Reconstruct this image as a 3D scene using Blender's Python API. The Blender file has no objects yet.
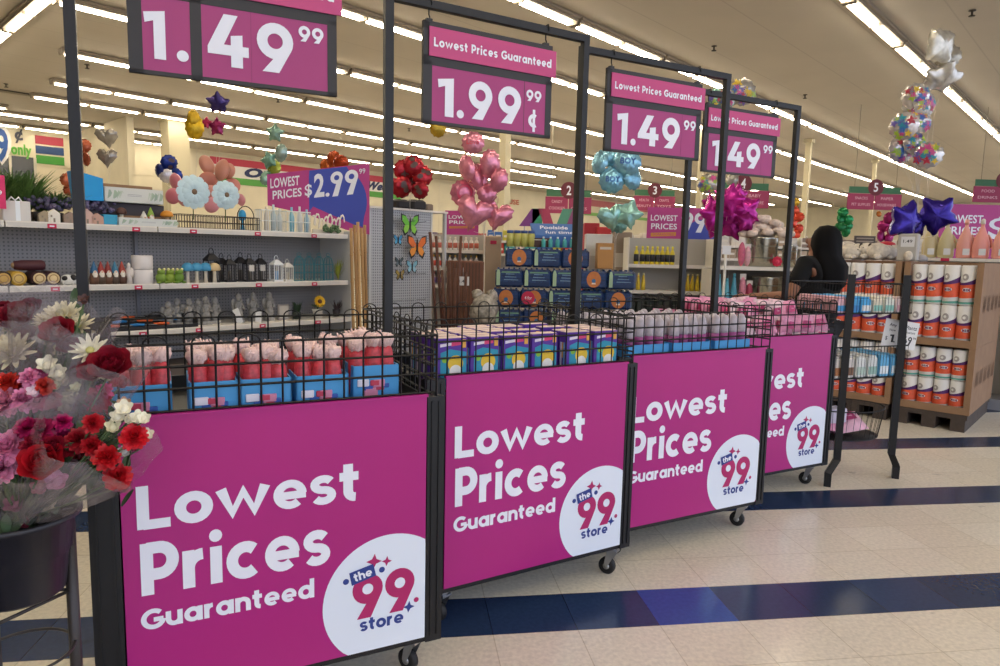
import bpy, bmesh, math, random
from mathutils import Matrix, Vector
random.seed(7)
PI = math.pi
col = bpy.context.scene.collection
# ------------------------------------------------------------------ camera
FPX, PITCH, ROLL, CH = 683.94, 0.11697, 0.02267, 1.35
_cp, _sp, _c, _s = math.cos(PITCH), math.sin(PITCH), math.cos(ROLL), math.sin(ROLL)
FW = Vector((0, _cp, -_sp)); _up = Vector((0, _sp, _cp)); _rt = Vector((1, 0, 0))
RT = _c*_rt + _s*_up; UP = -_s*_rt + _c*_up
cam = bpy.data.cameras.new('camera'); cam.lens = FPX/1000*36; cam.sensor_width = 36; cam.clip_start = .05; cam.clip_end = 300
co = bpy.data.objects.new('camera', cam); col.objects.link(co)
m = Matrix((RT, UP, -FW)).transposed().to_4x4(); m.translation = (0, 0, CH); co.matrix_world = m
bpy.context.scene.camera = co
def ray(px, py): return FW*FPX + RT*(px-500) - UP*(py-333)
def at(px, py, Y):
    d = ray(px, py); return Vector((0, 0, CH)) + d*(Y/d.y)
A = math.radians(42.9)
SV = Vector((math.sin(A), math.cos(A), 0)); DV = Vector((-math.cos(A), math.sin(A), 0))
RROT = PI/2 - A
def R(s, d, z=0): return SV*s + DV*d + Vector((0, 0, z))
def sd(p): return p.dot(SV), p.dot(DV)
def onS(px, py, s):       # point on the plane s = const
    d = ray(px, py); return Vector((0, 0, CH)) + d*(s/d.dot(SV))
def onD(px, py, dd):
    d = ray(px, py); return Vector((0, 0, CH)) + d*(dd/d.dot(DV))
def atz(px, py, z):
    d = ray(px, py); return Vector((0, 0, CH)) + d*((z-CH)/d.z)
# ------------------------------------------------------------------ materials
def lin(h):
    h = h.lstrip('#'); r = []
    for i in (0, 2, 4):
        c = int(h[i:i+2], 16)/255
        r.append(c/12.92 if c <= .04045 else ((c+.055)/1.055)**2.4)
    return (*r, 1)
MATS = {}
def mat(name, hexc, rough=.6, metal=0, emit=0, noise=0, scale=20, alpha=1, trans=0, bump=0, coat=0):
    if name in MATS: return MATS[name]
    m = bpy.data.materials.new(name); m.use_nodes = True; nt = m.node_tree
    b = nt.nodes['Principled BSDF']; c = lin(hexc)
    b.inputs['Base Color'].default_value = c; b.inputs['Roughness'].default_value = rough
    b.inputs['Metallic'].default_value = metal
    if coat: b.inputs['Coat Weight'].default_value = coat
    if emit:
        b.inputs['Emission Color'].default_value = c; b.inputs['Emission Strength'].default_value = emit
    if trans: b.inputs['Transmission Weight'].default_value = trans
    if alpha < 1: b.inputs['Alpha'].default_value = alpha
    if noise or bump:
        tc = nt.nodes.new('ShaderNodeTexCoord'); n = nt.nodes.new('ShaderNodeTexNoise')
        n.inputs['Scale'].default_value = scale; n.inputs['Detail'].default_value = 3
        nt.links.new(tc.outputs['Object'], n.inputs['Vector'])
        if noise:
            r = nt.nodes.new('ShaderNodeMapRange'); r.inputs[1].default_value = .3; r.inputs[2].default_value = .7
            r.inputs[3].default_value = 1-noise; r.inputs[4].default_value = 1+noise
            nt.links.new(n.outputs['Fac'], r.inputs[0])
            mx = nt.nodes.new('ShaderNodeMix'); mx.data_type = 'RGBA'; mx.blend_type = 'MULTIPLY'; mx.inputs[0].default_value = 1
            mx.inputs[6].default_value = c; nt.links.new(r.outputs[0], mx.inputs[7]); nt.links.new(mx.outputs[2], b.inputs['Base Color'])
        if bump:
            bp = nt.nodes.new('ShaderNodeBump'); bp.inputs['Strength'].default_value = bump
            nt.links.new(n.outputs['Fac'], bp.inputs['Height']); nt.links.new(bp.outputs[0], b.inputs['Normal'])
    MATS[name] = m; return m
def M(hexc, rough=.55, **k): return mat('paint_'+hexc.strip('#')+str(rough)+''.join(f'{a}{b}' for a, b in k.items()), hexc, rough, **k)
BLACK = mat('black_powder_coat', '#101013', .5, noise=.15)
BLK2 = mat('black_wire', '#0c0c0e', .5)
MAG = mat('magenta_board', '#b01d7c', .38, noise=.03, scale=3)
MAGS = mat('magenta_price_card', '#a83a78', .5)
PINKH = mat('pink_header_card', '#c4467f', .5)
WHT = mat('lettering_white', '#eef0fa', .5)
LOGOW = mat('logo_white', '#e6eefa', .4)
NAVY = mat('logo_navy', '#2b3f8c', .5)
CRIM = mat('logo_crimson', '#b31f66', .5)
STEEL = mat('galvanised_steel', '#a9abb0', .3, metal=.8)
RUB = mat('caster_rubber', '#1a1a1c', .6)
CARD = mat('cardboard', '#977659', .85, noise=.08, scale=8)
CARDD = mat('cardboard_print', '#6b4f38', .9)
CREAM = mat('shelf_cream', '#e9e3d8', .5, noise=.03)
GREYP = mat('gondola_grey', '#8f9097', .6)
def foil(name, hexc, rough=.22, metal=.55): return mat('foil_'+name, hexc, rough, metal=metal, noise=.25, scale=14, bump=.35)
# patterned setting materials
def nodes(name):
    m = bpy.data.materials.new(name); m.use_nodes = True; nt = m.node_tree
    return m, nt, nt.nodes['Principled BSDF']
def floor_mat():
    m, nt, b = nodes('vinyl_tile_floor'); N = nt.nodes.new; L = nt.links.new
    tc = N('ShaderNodeTexCoord'); mp = N('ShaderNodeMapping'); mp.vector_type = 'TEXTURE'
    mp.inputs['Rotation'].default_value = (0, 0, math.radians(8.1)); mp.inputs['Location'].default_value = (0, 2.29, 0)
    L(tc.outputs['Object'], mp.inputs['Vector'])
    br = N('ShaderNodeTexBrick'); br.offset = 0; br.inputs['Scale'].default_value = 1; br.inputs['Mortar Size'].default_value = .0025
    br.inputs['Brick Width'].default_value = .31; br.inputs['Row Height'].default_value = .265; br.inputs['Mortar Smooth'].default_value = .6
    br.inputs['Color1'].default_value = lin('#ebe3d2'); br.inputs['Color2'].default_value = lin('#e6dcc9'); br.inputs['Mortar'].default_value = lin('#cdc2ab')
    L(mp.outputs[0], br.inputs['Vector'])
    b2 = N('ShaderNodeTexBrick'); b2.offset = 0; b2.inputs['Scale'].default_value = 1; b2.inputs['Mortar Size'].default_value = .0015
    b2.inputs['Brick Width'].default_value = .31; b2.inputs['Row Height'].default_value = .265
    b2.inputs['Color1'].default_value = lin('#2e4166'); b2.inputs['Color2'].default_value = lin('#263756'); b2.inputs['Mortar'].default_value = lin('#1a233d')
    L(mp.outputs[0], b2.inputs['Vector'])
    # one bright blue replaced tile
    sp = N('ShaderNodeSeparateXYZ'); L(mp.outputs[0], sp.inputs[0])
    def mth(op, a, bb, cc=None):
        n = N('ShaderNodeMath'); n.operation = op
        for i, v_ in enumerate((a, bb, cc)):
            if v_ is None: continue
            if isinstance(v_, (int, float)): n.inputs[i].default_value = v_
            else: L(v_, n.inputs[i])
        return n.outputs[0]
    yy = mth('MODULO', mth('ADD', sp.outputs[1], 1.06*60), 1.06)
    stripe = mth('LESS_THAN', yy, .265)
    tx = mth('MULTIPLY', mth('GREATER_THAN', sp.outputs[0], .62), mth('LESS_THAN', sp.outputs[0], .93))
    ty = mth('MULTIPLY', mth('GREATER_THAN', sp.outputs[1], 0), mth('LESS_THAN', sp.outputs[1], .265))
    tl = mth('MULTIPLY', tx, ty)
    ns = N('ShaderNodeTexNoise'); ns.inputs['Scale'].default_value = 60; ns.inputs['Detail'].default_value = 4; L(tc.outputs['Object'], ns.inputs['Vector'])
    rp = N('ShaderNodeMapRange'); rp.inputs[1].default_value = .35; rp.inputs[2].default_value = .65; rp.inputs[3].default_value = .9; rp.inputs[4].default_value = 1.07; L(ns.outputs['Fac'], rp.inputs[0])
    nb = N('ShaderNodeTexNoise'); nb.inputs['Scale'].default_value = 9; nb.inputs['Detail'].default_value = 6; L(tc.outputs['Object'], nb.inputs['Vector'])
    rb = N('ShaderNodeMapRange'); rb.inputs[1].default_value = .68; rb.inputs[2].default_value = .74; rb.inputs[3].default_value = 1; rb.inputs[4].default_value = .72; L(nb.outputs['Fac'], rb.inputs[0])
    def mix(f, a, c_, bt='MIX'):
        n = N('ShaderNodeMix'); n.data_type = 'RGBA'; n.blend_type = bt
        for i, v_ in ((0, f), (6, a), (7, c_)):
            if isinstance(v_, (int, float, tuple)): n.inputs[i].default_value = v_
            else: L(v_, n.inputs[i])
        return n.outputs[2]
    c1 = mix(stripe, br.outputs[0], b2.outputs[0]); c2 = mix(tl, c1, lin('#2c50a0'))
    c3 = mix(1.0, c2, rp.outputs[0], 'MULTIPLY'); c4 = mix(1.0, c3, rb.outputs[0], 'MULTIPLY')
    L(c4, b.inputs['Base Color']); b.inputs['Roughness'].default_value = .2
    b.inputs['Specular IOR Level'].default_value = .4
    return m
def ceil_mat():
    m, nt, b = nodes('ceiling_deck'); N = nt.nodes.new; L = nt.links.new
    tc = N('ShaderNodeTexCoord'); sp = N('ShaderNodeSeparateXYZ'); L(tc.outputs['Object'], sp.inputs[0])
    w = N('ShaderNodeMath'); w.operation = 'PINGPONG'; w.inputs[1].default_value = .61; L(sp.outputs[1], w.inputs[0])
    g = N('ShaderNodeMapRange'); g.inputs[1].default_value = 0; g.inputs[2].default_value = .02; g.inputs[3].default_value = .82; g.inputs[4].default_value = 1; L(w.outputs[0], g.inputs[0])
    n = N('ShaderNodeTexNoise'); n.inputs['Scale'].default_value = .7; L(tc.outputs['Object'], n.inputs['Vector'])
    r = N('ShaderNodeMapRange'); r.inputs[3].default_value = .9; r.inputs[4].default_value = 1.1; L(n.outputs['Fac'], r.inputs[0])
    k = N('ShaderNodeMath'); k.operation = 'MULTIPLY'; L(g.outputs[0], k.inputs[0]); L(r.outputs[0], k.inputs[1])
    mx = N('ShaderNodeMix'); mx.data_type = 'RGBA'; mx.blend_type = 'MULTIPLY'; mx.inputs[0].default_value = 1; mx.inputs[6].default_value = lin('#bab1a2'); L(k.outputs[0], mx.inputs[7])
    L(mx.outputs[2], b.inputs['Base Color']); b.inputs['Roughness'].default_value = .8
    return m
def peg_mat(name, base, hole, pitch=.0254, r=.28):
    m, nt, b = nodes(name); N = nt.nodes.new; L = nt.links.new
    tc = N('ShaderNodeTexCoord'); v = N('ShaderNodeTexVoronoi'); v.inputs['Randomness'].default_value = 0
    v.inputs['Scale'].default_value = 1/pitch; mp = N('ShaderNodeMapping'); mp.inputs['Scale'].default_value = (1, 0, 1)
    L(tc.outputs['Object'], mp.inputs[0]); L(mp.outputs[0], v.inputs['Vector'])
    lt = N('ShaderNodeMath'); lt.operation = 'LESS_THAN'; lt.inputs[1].default_value = r; L(v.outputs['Distance'], lt.inputs[0])
    mx = N('ShaderNodeMix'); mx.data_type = 'RGBA'; L(lt.outputs[0], mx.inputs[0]); mx.inputs[6].default_value = lin(base); mx.inputs[7].default_value = lin(hole)
    L(mx.outputs[2], b.inputs['Base Color']); b.inputs['Roughness'].default_value = .6
    return m
PEG = peg_mat('pegboard_grey', '#a19f9f', '#77767a', r=.24)
PEGW = peg_mat('pegboard_white', '#b9bcc2', '#7b7e86')
def film_mat():
    m, nt, b = nodes('cellophane_film'); N = nt.nodes.new; L = nt.links.new
    out = nt.nodes['Material Output']; tr = N('ShaderNodeBsdfTransparent'); mx = N('ShaderNodeMixShader')
    b.inputs['Base Color'].default_value = lin('#b9aeb2'); b.inputs['Roughness'].default_value = .15
    n = N('ShaderNodeTexNoise'); n.inputs['Scale'].default_value = 9; n.inputs['Detail'].default_value = 5; n.inputs['Distortion'].default_value = 1.5
    tc = N('ShaderNodeTexCoord'); L(tc.outputs['Object'], n.inputs['Vector'])
    bp = N('ShaderNodeBump'); bp.inputs['Strength'].default_value = .6; L(n.outputs['Fac'], bp.inputs['Height']); L(bp.outputs[0], b.inputs['Normal'])
    r = N('ShaderNodeMapRange'); r.inputs[1].default_value = .35; r.inputs[2].default_value = .75; r.inputs[3].default_value = .10; r.inputs[4].default_value = .5; L(n.outputs['Fac'], r.inputs[0])
    L(r.outputs[0], mx.inputs[0]); L(tr.outputs[0], mx.inputs[1]); L(b.outputs[0], mx.inputs[2]); L(mx.outputs[0], out.inputs['Surface'])
    return m
FILM = film_mat()
# ------------------------------------------------------------------ text
_tc = {}
def text_geo(s, bold):
    k = (s, bold)
    if k in _tc: return _tc[k]
    cu = bpy.data.curves.new('t', 'FONT'); cu.body = s; cu.offset = bold; cu.resolution_u = 3
    cu.space_character = 1 + bold*1.6
    o = bpy.data.objects.new('t', cu); col.objects.link(o)
    bpy.context.view_layer.update()
    me = bpy.data.meshes.new_from_object(o.evaluated_get(bpy.context.evaluated_depsgraph_get()))
    vs = [(v.co.x, v.co.y) for v in me.vertices]; fs = [tuple(p.vertices) for p in me.polygons]
    bpy.data.objects.remove(o); bpy.data.curves.remove(cu); bpy.data.meshes.remove(me)
    x0 = min(v[0] for v in vs); x1 = max(v[0] for v in vs); y0 = min(v[1] for v in vs); y1 = max(v[1] for v in vs)
    _tc[k] = ([((x-x0)/(x1-x0), (y-y0)/(y1-y0)) for x, y in vs], fs); return _tc[k]
# ------------------------------------------------------------------ mesh builder
class MB:
    def __init__(s): s.v = []; s.f = []; s.mi = []; s.ms = []; s.T = Matrix(); s.sm = []
    def m(s, mt):
        if mt not in s.ms: s.ms.append(mt)
        return s.ms.index(mt)
    def add(s, vs, fs, mt, smooth=False):
        b = len(s.v); T = s.T
        s.v += [tuple(T @ Vector(v)) for v in vs]; k = s.m(mt)
        for f in fs: s.f.append(tuple(b+i for i in f)); s.mi.append(k); s.sm.append(smooth)
        return s
    def box(s, x0, x1, y0, y1, z0, z1, mt):
        vs = [(x, y, z) for x in (x0, x1) for y in (y0, y1) for z in (z0, z1)]
        return s.add(vs, [(0, 1, 3, 2), (4, 6, 7, 5), (0, 4, 5, 1), (2, 3, 7, 6), (0, 2, 6, 4), (1, 5, 7, 3)], mt)
    def rbox(s, x0, x1, y0, y1, z0, z1, mt, r=.01):   # box with chamfered vertical + top/bottom edges
        pts = []
        for (z, q) in ((z0, r), (z0+r, 0), (z1-r, 0), (z1, r)):
            a, b, c, d = x0+q, x1-q, y0+q, y1-q
            for (x, y) in ((a+r, c), (b-r, c), (b, c+r), (b, d-r), (b-r, d), (a+r, d), (a, d-r), (a, c+r)): pts.append((x, y, z))
        fs = []
        for k in range(3):
            for i in range(8):
                j = (i+1) % 8; fs.append((k*8+i, k*8+j, k*8+8+j, k*8+8+i))
        fs.append(tuple(range(7, -1, -1))); fs.append(tuple(range(24, 32)))
        return s.add(pts, fs, mt)
    def tube(s, pts, r, mt, n=6, caps=True, smooth=True):
        pts = [Vector(p) for p in pts]; L = len(pts); vs = []; up = None
        rr = r if isinstance(r, (list, tuple)) else [r]*L
        for i, p in enumerate(pts):
            t = (pts[min(i+1, L-1)] - pts[max(i-1, 0)])
            if t.length < 1e-9: t = Vector((0, 0, 1))
            t.normalize()
            if up is None: up = t.orthogonal().normalized()
            u = (up - t*up.dot(t))
            u = t.orthogonal() if u.length < 1e-4 else u
            u.normalize(); up = u; w = t.cross(u)
            for k in range(n):
                a = 2*PI*k/n + PI/n; vs.append(p + u*math.cos(a)*rr[i] + w*math.sin(a)*rr[i])
        fs = []
        for i in range(L-1):
            for k in range(n):
                j = (k+1) % n; fs.append((i*n+k, i*n+j, (i+1)*n+j, (i+1)*n+k))
        if caps: fs.append(tuple(range(n-1, -1, -1))); fs.append(tuple((L-1)*n+k for k in range(n)))
        return s.add(vs, fs, mt, smooth)
    def wire(s, a, b, r, mt): return s.tube([a, b], r*1.25, mt, 4, False, False)
    def lathe(s, prof, mt, c=(0, 0, 0), n=16, sx=1, sy=1, smooth=True, wob=0, wn=6):
        vs = []; fs = []
        for (r, z) in prof:
            for k in range(n):
                a = 2*PI*k/n; q = r*(1+wob*math.cos(wn*a)); vs.append((c[0]+q*sx*math.cos(a), c[1]+q*sy*math.sin(a), c[2]+z))
        for i in range(len(prof)-1):
            for k in range(n):
                j = (k+1) % n; fs.append((i*n+k, i*n+j, (i+1)*n+j, (i+1)*n+k))
        if prof[0][0] > 1e-5: fs.append(tuple(range(n-1, -1, -1)))
        if prof[-1][0] > 1e-5: fs.append(tuple((len(prof)-1)*n+k for k in range(n)))
        return s.add(vs, fs, mt, smooth)
    def ell(s, c, rx, ry, rz, mt, n=12, m=8, wob=0):
        vs = []; fs = []
        for i in range(m+1):
            t = PI*i/m
            for k in range(n):
                a = 2*PI*k/n; q = 1+wob*math.sin(5*a+i)*math.sin(t)
                vs.append((c[0]+rx*q*math.sin(t)*math.cos(a), c[1]+ry*q*math.sin(t)*math.sin(a), c[2]-rz*math.cos(t)))
        for i in range(m):
            for k in range(n):
                j = (k+1) % n; fs.append((i*n+k, i*n+j, (i+1)*n+j, (i+1)*n+k))
        return s.add(vs, fs, mt, True)
    def poly(s, pts, y, mt):      # flat polygon in the local xz plane, facing -y
        ar = sum(pts[i][0]*pts[(i+1) % len(pts)][1]-pts[(i+1) % len(pts)][0]*pts[i][1] for i in range(len(pts)))
        if ar < 0: pts = pts[::-1]
        return s.add([(p[0], y, p[1]) for p in pts], [tuple(range(len(pts)))], mt)
    def disc(s, cx, cz, r, y, mt, n=24, clip=None):
        pts = []
        for k in range(n):
            a = 2*PI*k/n; x = cx+r*math.cos(a); z = cz+r*math.sin(a)
            if clip: x = min(x, clip[0]); z = max(z, clip[1])
            if not pts or abs(pts[-1][0]-x)+abs(pts[-1][1]-z) > 1e-5: pts.append((x, z))
        return s.poly(pts, y, mt)
    def ring(s, cx, cz, r0, r1, y, mt, n=24, k0=0, k1=None):
        vs = []; fs = []
        k1 = n if k1 is None else k1
        for k in range(k0, k1+1):
            a = 2*PI*k/n; c, q = math.cos(a), math.sin(a); vs += [(cx+r0*c, y, cz+r0*q), (cx+r1*c, y, cz+r1*q)]
        for k in range(k1-k0): fs.append((2*k, 2*k+1, 2*k+3, 2*k+2))
        return s.add(vs, fs, mt)
    def star4(s, cx, cz, r, y, mt, rot=.3):
        return s.poly([(cx+(r if k % 2 == 0 else r*.42)*math.cos(rot+k*PI/4), cz+(r if k % 2 == 0 else r*.42)*math.sin(rot+k*PI/4)) for k in range(8)], y, mt)
    def text(s, t, x0, x1, z0, z1, y, mt, bold=.03, shear=0):
        vs, fs = text_geo(t, bold)
        return s.add([(x0+(x1-x0)*(a+shear*b), y, z0+(z1-z0)*b) for a, b in vs], fs, mt)
    def build(s, name, parent=None, loc=None, rotz=0):
        me = bpy.data.meshes.new(name); me.from_pydata(s.v, [], s.f)
        for mt in s.ms: me.materials.append(mt)
        me.polygons.foreach_set('material_index', s.mi); me.polygons.foreach_set('use_smooth', s.sm); me.update()
        o = bpy.data.objects.new(name, me); col.objects.link(o)
        if parent: o.parent = parent
        if loc is not None: o.location = loc
        o.rotation_euler.z = rotz
        return o

# ------------------------------------------------------------------ geometric stroke lettering
def _arc(cx, cy, rx, ry, a0, a1, n=14):
    return [(cx+rx*math.cos(math.radians(a0+(a1-a0)*i/n)), cy+ry*math.sin(math.radians(a0+(a1-a0)*i/n))) for i in range(n+1)]
_t = .2; _h = _t/2; _X = .74
_ring = ('R', .36, _X/2, .36-_h, _X/2-_h)
GL = {
 'L': (.60, [[(_h, 0), (_h, 1)], [(_h, _h), (.60, _h)]]),
 'o': (.72, [_ring]),
 'w': (1.06, [[(.08, .70), (.31, .11), (.53, .60), (.75, .11), (.98, .70)]]),
 'e': (.72, [_arc(.36, .37, .26, .27, 0, 312, 22), [(.12, .345), (.70, .345)]]),
 's': (.56, [_arc(.28, .512, .19, .142, 28, 262, 12)+_arc(.28, .228, .19, .142, 82, -152, 12)]),
 't': (.46, [[(.2, .96), (.2, .30)]+_arc(.36, .26, .16, .17, 180, 275, 6), [(0, .64), (.44, .64)]]),
 'P': (.66, [[(_h, 0), (_h, 1)], [(_h, .9), (.32, .9)]+_arc(.32, .645, .24, .255, 90, -90, 14)+[(_h, .39)]]),
 'r': (.43, [[(_h, 0), (_h, .74)], [(_h, .38)]+_arc(.36, .38, .26, .26, 170, 88, 8)]),
 'i': (.22, [[(_h, 0), (_h, .74)], ('D', _h, .955, .125)]),
 'c': (.66, [_arc(.36, .37, .26, .27, 48, 312, 18)]),
 'G': (.92, [_arc(.5, .5, .40, .40, 45, 352, 24), [(.5, .46), (.90, .46)]]),
 'u': (.68, [[(_h, .74), (_h, .34)]+_arc(.34, .34, .24, .24, 180, 360, 12)+[(.58, .74)], [(.58, .5), (.58, 0)]]),
 'a': (.76, [('R', .36, _X/2, .26, .27), [(.66, 0), (.66, .74)]]),
 'n': (.68, [[(_h, 0), (_h, .74)], [(_h, .3)]+_arc(.34, .40, .24, .24, 180, 0, 12)+[(.58, 0)]]),
 'h': (.68, [[(_h, 0), (_h, 1.05)], [(_h, .3)]+_arc(.34, .40, .24, .24, 180, 0, 12)+[(.58, 0)]]),
 'd': (.76, [('R', .36, _X/2, .26, .27), [(.66, 0), (.66, 1.05)]]),
 ' ': (.3, [])}
def strip(pts, w):
    n = len(pts); out = []
    for i in range(n):
        if i == 0: d = Vector(pts[1])-Vector(pts[0]); k = 1
        elif i == n-1: d = Vector(pts[-1])-Vector(pts[-2]); k = 1
        else:
            a = (Vector(pts[i])-Vector(pts[i-1])).normalized(); b = (Vector(pts[i+1])-Vector(pts[i])).normalized()
            d = a+b; d = a if d.length < 1e-6 else d; k = min(1.4, 1/max(.2, d.normalized().dot(a)))
        d = d.normalized(); nx, ny = -d.y*w/2*k, d.x*w/2*k
        out.append((pts[i][0]+nx, pts[i][1]+ny)); out.append((pts[i][0]-nx, pts[i][1]-ny))
    return out
def letters(mb, s, x0, x1, z0, z1, y, mt, gap=.085):
    W = sum(GL[c][0] for c in s)+gap*(len(s)-1); sx = (x1-x0)/W; sz = z1-z0; x = 0; k = 0
    for c in s:
        for st in GL[c][1]:
            yy = y-.00012*(k % 3); k += 1
            f = lambda p: (x0+(x+p[0])*sx, yy, z0+p[1]*sz)
            if st[0] == 'R':
                vs = []; n = 22
                for i in range(n):
                    a = 2*PI*i/n
                    for q in (-_h*1.13, _h*1.13): vs.append(f((st[1]+(st[3]+q)*math.cos(a), st[2]+(st[4]+q)*math.sin(a))))
                mb.add(vs, [(2*i, 2*i+1, 2*((i+1) % n)+1, 2*((i+1) % n)) for i in range(n)], mt)
            elif st[0] == 'D':
                mb.add([f((st[1]+st[3]*math.cos(2*PI*i/16), st[2]+st[3]*math.sin(2*PI*i/16))) for i in range(16)], [tuple(range(16))], mt)
            else:
                st = [p for i, p in enumerate(st) if i == 0 or abs(p[0]-st[i-1][0])+abs(p[1]-st[i-1][1]) > 1e-4]
                o = strip(st, (.225 if c not in 'se' else .195)); mb.add([f(p) for p in o], [(2*i+1, 2*i+3, 2*i+2, 2*i) for i in range(len(st)-1)], mt)
        x += GL[c][0]+gap
def one(x, z, x1, z1, s, y, mt):
    w = x1-x; h = z1-z
    s.poly([(x+.45*w, z), (x1, z), (x1, z1), (x, z+.93*h), (x+.05*w, z+.72*h), (x+.45*w, z+.78*h)], y, mt)
def four(x, z, x1, z1, s, y, mt):
    w = x1-x; h = z1-z
    s.poly([(x+.40*w, z1), (x+.74*w, z1), (x+.38*w, z+.40*h), (x+.30*w, z+.22*h), (x, z+.22*h), (x, z+.36*h)], y, mt)
    y -= .0002
    s.poly([(x+.1*w, z+.22*h), (x1, z+.22*h), (x1, z+.42*h), (x+.1*w, z+.42*h)], y, mt)
    y -= .0002
    s.poly([(x+.56*w, z), (x+.85*w, z), (x+.85*w, z+.64*h), (x+.56*w, z+.60*h)], y, mt)
def nine(x, z, x1, z1, s, y, mt, hole=.42):
    w = x1-x; h = z1-z; r = w/2; cx = x+r; cz = z1-r
    s.ring(cx, cz, r*hole, r, y, mt)
    y -= .0003
    s.poly([(x+.14*w, z), (x+.60*w, z), (cx+r*.93, cz-r*.36), (cx+r*.55, cz-r*.3), (cx-r*.1, cz-r*.62), (cx-r*.05, cz-r*.9)], y, mt)
def thing(name, label, cat, loc=(0, 0, 0), rotz=0, group=None):
    o = bpy.data.objects.new(name, None); col.objects.link(o); o.location = loc; o.rotation_euler.z = rotz
    o.empty_display_size = .1; return tag(o, label, cat, group)
def tag(o, label, cat, group=None):
    o['label'] = label; o['category'] = cat
    if group: o['group'] = group
    return o
def struct(o, label=None):
    o['kind'] = 'structure'
    if label: o['label'] = label
    return o
def kids(o): return [c for c in o.children]
def dup(o, loc=None, rotz=None, label=None, parent=None):
    c = o.copy(); col.objects.link(c)
    if parent: c.parent = parent
    if loc is not None: c.location = loc
    if rotz is not None: c.rotation_euler.z = rotz
    if label: c['label'] = label
    for ch in list(o.children): dup(ch, parent=c)
    return c
# ------------------------------------------------------------------ setting
CZ = 5.10
mb = MB(); mb.box(-60, 90, -40, 90, -.05, 0, floor_mat())
f = struct(mb.build('floor'), 'cream vinyl tile floor with navy stripes'); f.location = (0, 0, 0)
mb = MB(); cm = ceil_mat(); mb.box(-9, 53, -5, 29, CZ, CZ+.1, cm)
struct(mb.build('ceiling', rotz=RROT), 'beige deck ceiling')
WALL = mat('wall_cream', '#d6cdb4', .8, noise=.04, scale=2); WALLT = mat('wall_top_shade', '#a99c80', .8)
mb = MB(); mb.box(-9, 53, 27.4, 27.6, 0, 3.9, WALL); mb.box(-9, 53, 27.38, 27.6, 3.9, CZ, WALL)
struct(mb.build('wall_back', rotz=RROT), 'cream back wall')
mb = MB(); mb.box(52, 52.2, -5, 27.4, 0, CZ, WALL); struct(mb.build('wall_right', rotz=RROT), 'cream right wall')
mb = MB(); mb.box(-9.2, -9, -5, 27.4, 0, CZ, WALL); struct(mb.build('wall_left', rotz=RROT), 'cream left wall')
mb = MB(); mb.box(7.6, 7.8, 22.3, 27.4, 0, CZ, WALL); struct(mb.build('wall_partition', rotz=RROT), 'cream side wall')
# columns
COLM = mat('column_cream', '#cdc3a4', .7)
def column(px, Y, w, label):
    p = at(px, 200, Y); mb = MB(); mb.box(-w/2, w/2, -w/2, w/2, 0, CZ-.01, COLM); mb.box(-w/2-.03, w/2+.03, -w/2-.03, w/2+.03, 0, .15, COLM); mb.box(-w/2-.05, w/2+.05, -w/2-.05, w/2+.05, CZ-.12, CZ-.01, COLM)
    struct(mb.build('trim_1', loc=(p.x, p.y, 0), rotz=RROT), label)
column(177, 21, .6, 'wide cream column by the side wall'); column(504, 17, .2, 'slim white column behind the pink balloons')
column(805, 22, .16, 'slim white column right of the red balloons'); column(699, 20, .14, 'slim white column behind the magenta stars'); column(872, 26, .12, 'slim white column under the aisle sign')
# ceiling light fixtures
TUBE = mat('fluorescent_tube', '#fff3dc', .4, emit=25)
HOUS = mat('fixture_housing', '#9c907e', .6)
def fixture():
    t = thing('ceiling_light', 'white twin tube fluorescent strip fixture running along the ceiling', 'ceiling light', R(0, 0, CZ), RROT, 'fluorescent strip fixtures on the ceiling')
    mb = MB(); mb.box(0, 2.6, -.11, .11, -.09, -.012, HOUS); mb.box(0, 2.6, -.15, -.11, -.05, -.012, HOUS); mb.box(0, 2.6, .11, .15, -.05, -.012, HOUS)
    for x in (.0, 1.28, 2.57): mb.box(x, x+.03, -.09, .09, -.13, -.09, HOUS)
    mb.build('housing', t)
    mb = MB(); mb.box(.09, 1.24, -.052, -.018, -.127, -.1, TUBE); mb.box(.09, 1.24, .018, .052, -.127, -.1, TUBE)
    a = mb.build('tube', t); b = dup(a, parent=t); b.location.x = 1.28
    return t
fx = fixture(); first = True
rows = [(3.4, -2.5, 20), (7.0, -1.5, 20), (9.45, .2, 19), (12.5, 3.3, 17), (15.7, 4.2, 17), (18.75, 4.8, 16), (20.9, 4.9, 8), (24.4, 2, 18), (26.7, -2, 5)]
rows += [(.2, -2, 3)]
for (d, s0, n) in rows:
    for k in range(n):
        s = s0 + 2.66*k
        if s > 49: break
        if d in (3.4, .2) and s < -1: pass
        p = R(s, d, CZ)
        if first: fx.location = p; first = False
        else: dup(fx, p)
for k in range(3): dup(fx, R(3.2, 12.2+2.66*k, CZ), RROT+PI/2)
for (d, s0, n) in ((23.4, -3, 3), (20.4, -3.5, 2)):
    for k in range(n): dup(fx, R(s0+2.66*k, d, CZ))
for k in range(3): dup(fx, R(-4+2.66*k, -2.4, CZ))
# sprinkler heads
SPR = mat('sprinkler_metal', '#4a443c', .5, metal=.4); spr = None
for (px, py) in ((345, 14), (87, 67), (278, 101), (714, 49), (805, 97), (409, 130), (6, 86), (972, 14)):
    p = atz(px, py, CZ-.06)
    if spr is None:
        mb = MB(); mb.lathe([(.05, .05), (.05, .04), (.015, .035), (.015, -.02), (.045, -.025), (.045, -.035)], SPR, n=10); spr = mb.build('sprinkler_head', loc=p)
        tag(spr, 'small dark sprinkler head on the ceiling', 'sprinkler', 'sprinkler heads on the ceiling')
    else: dup(spr, p)
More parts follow.
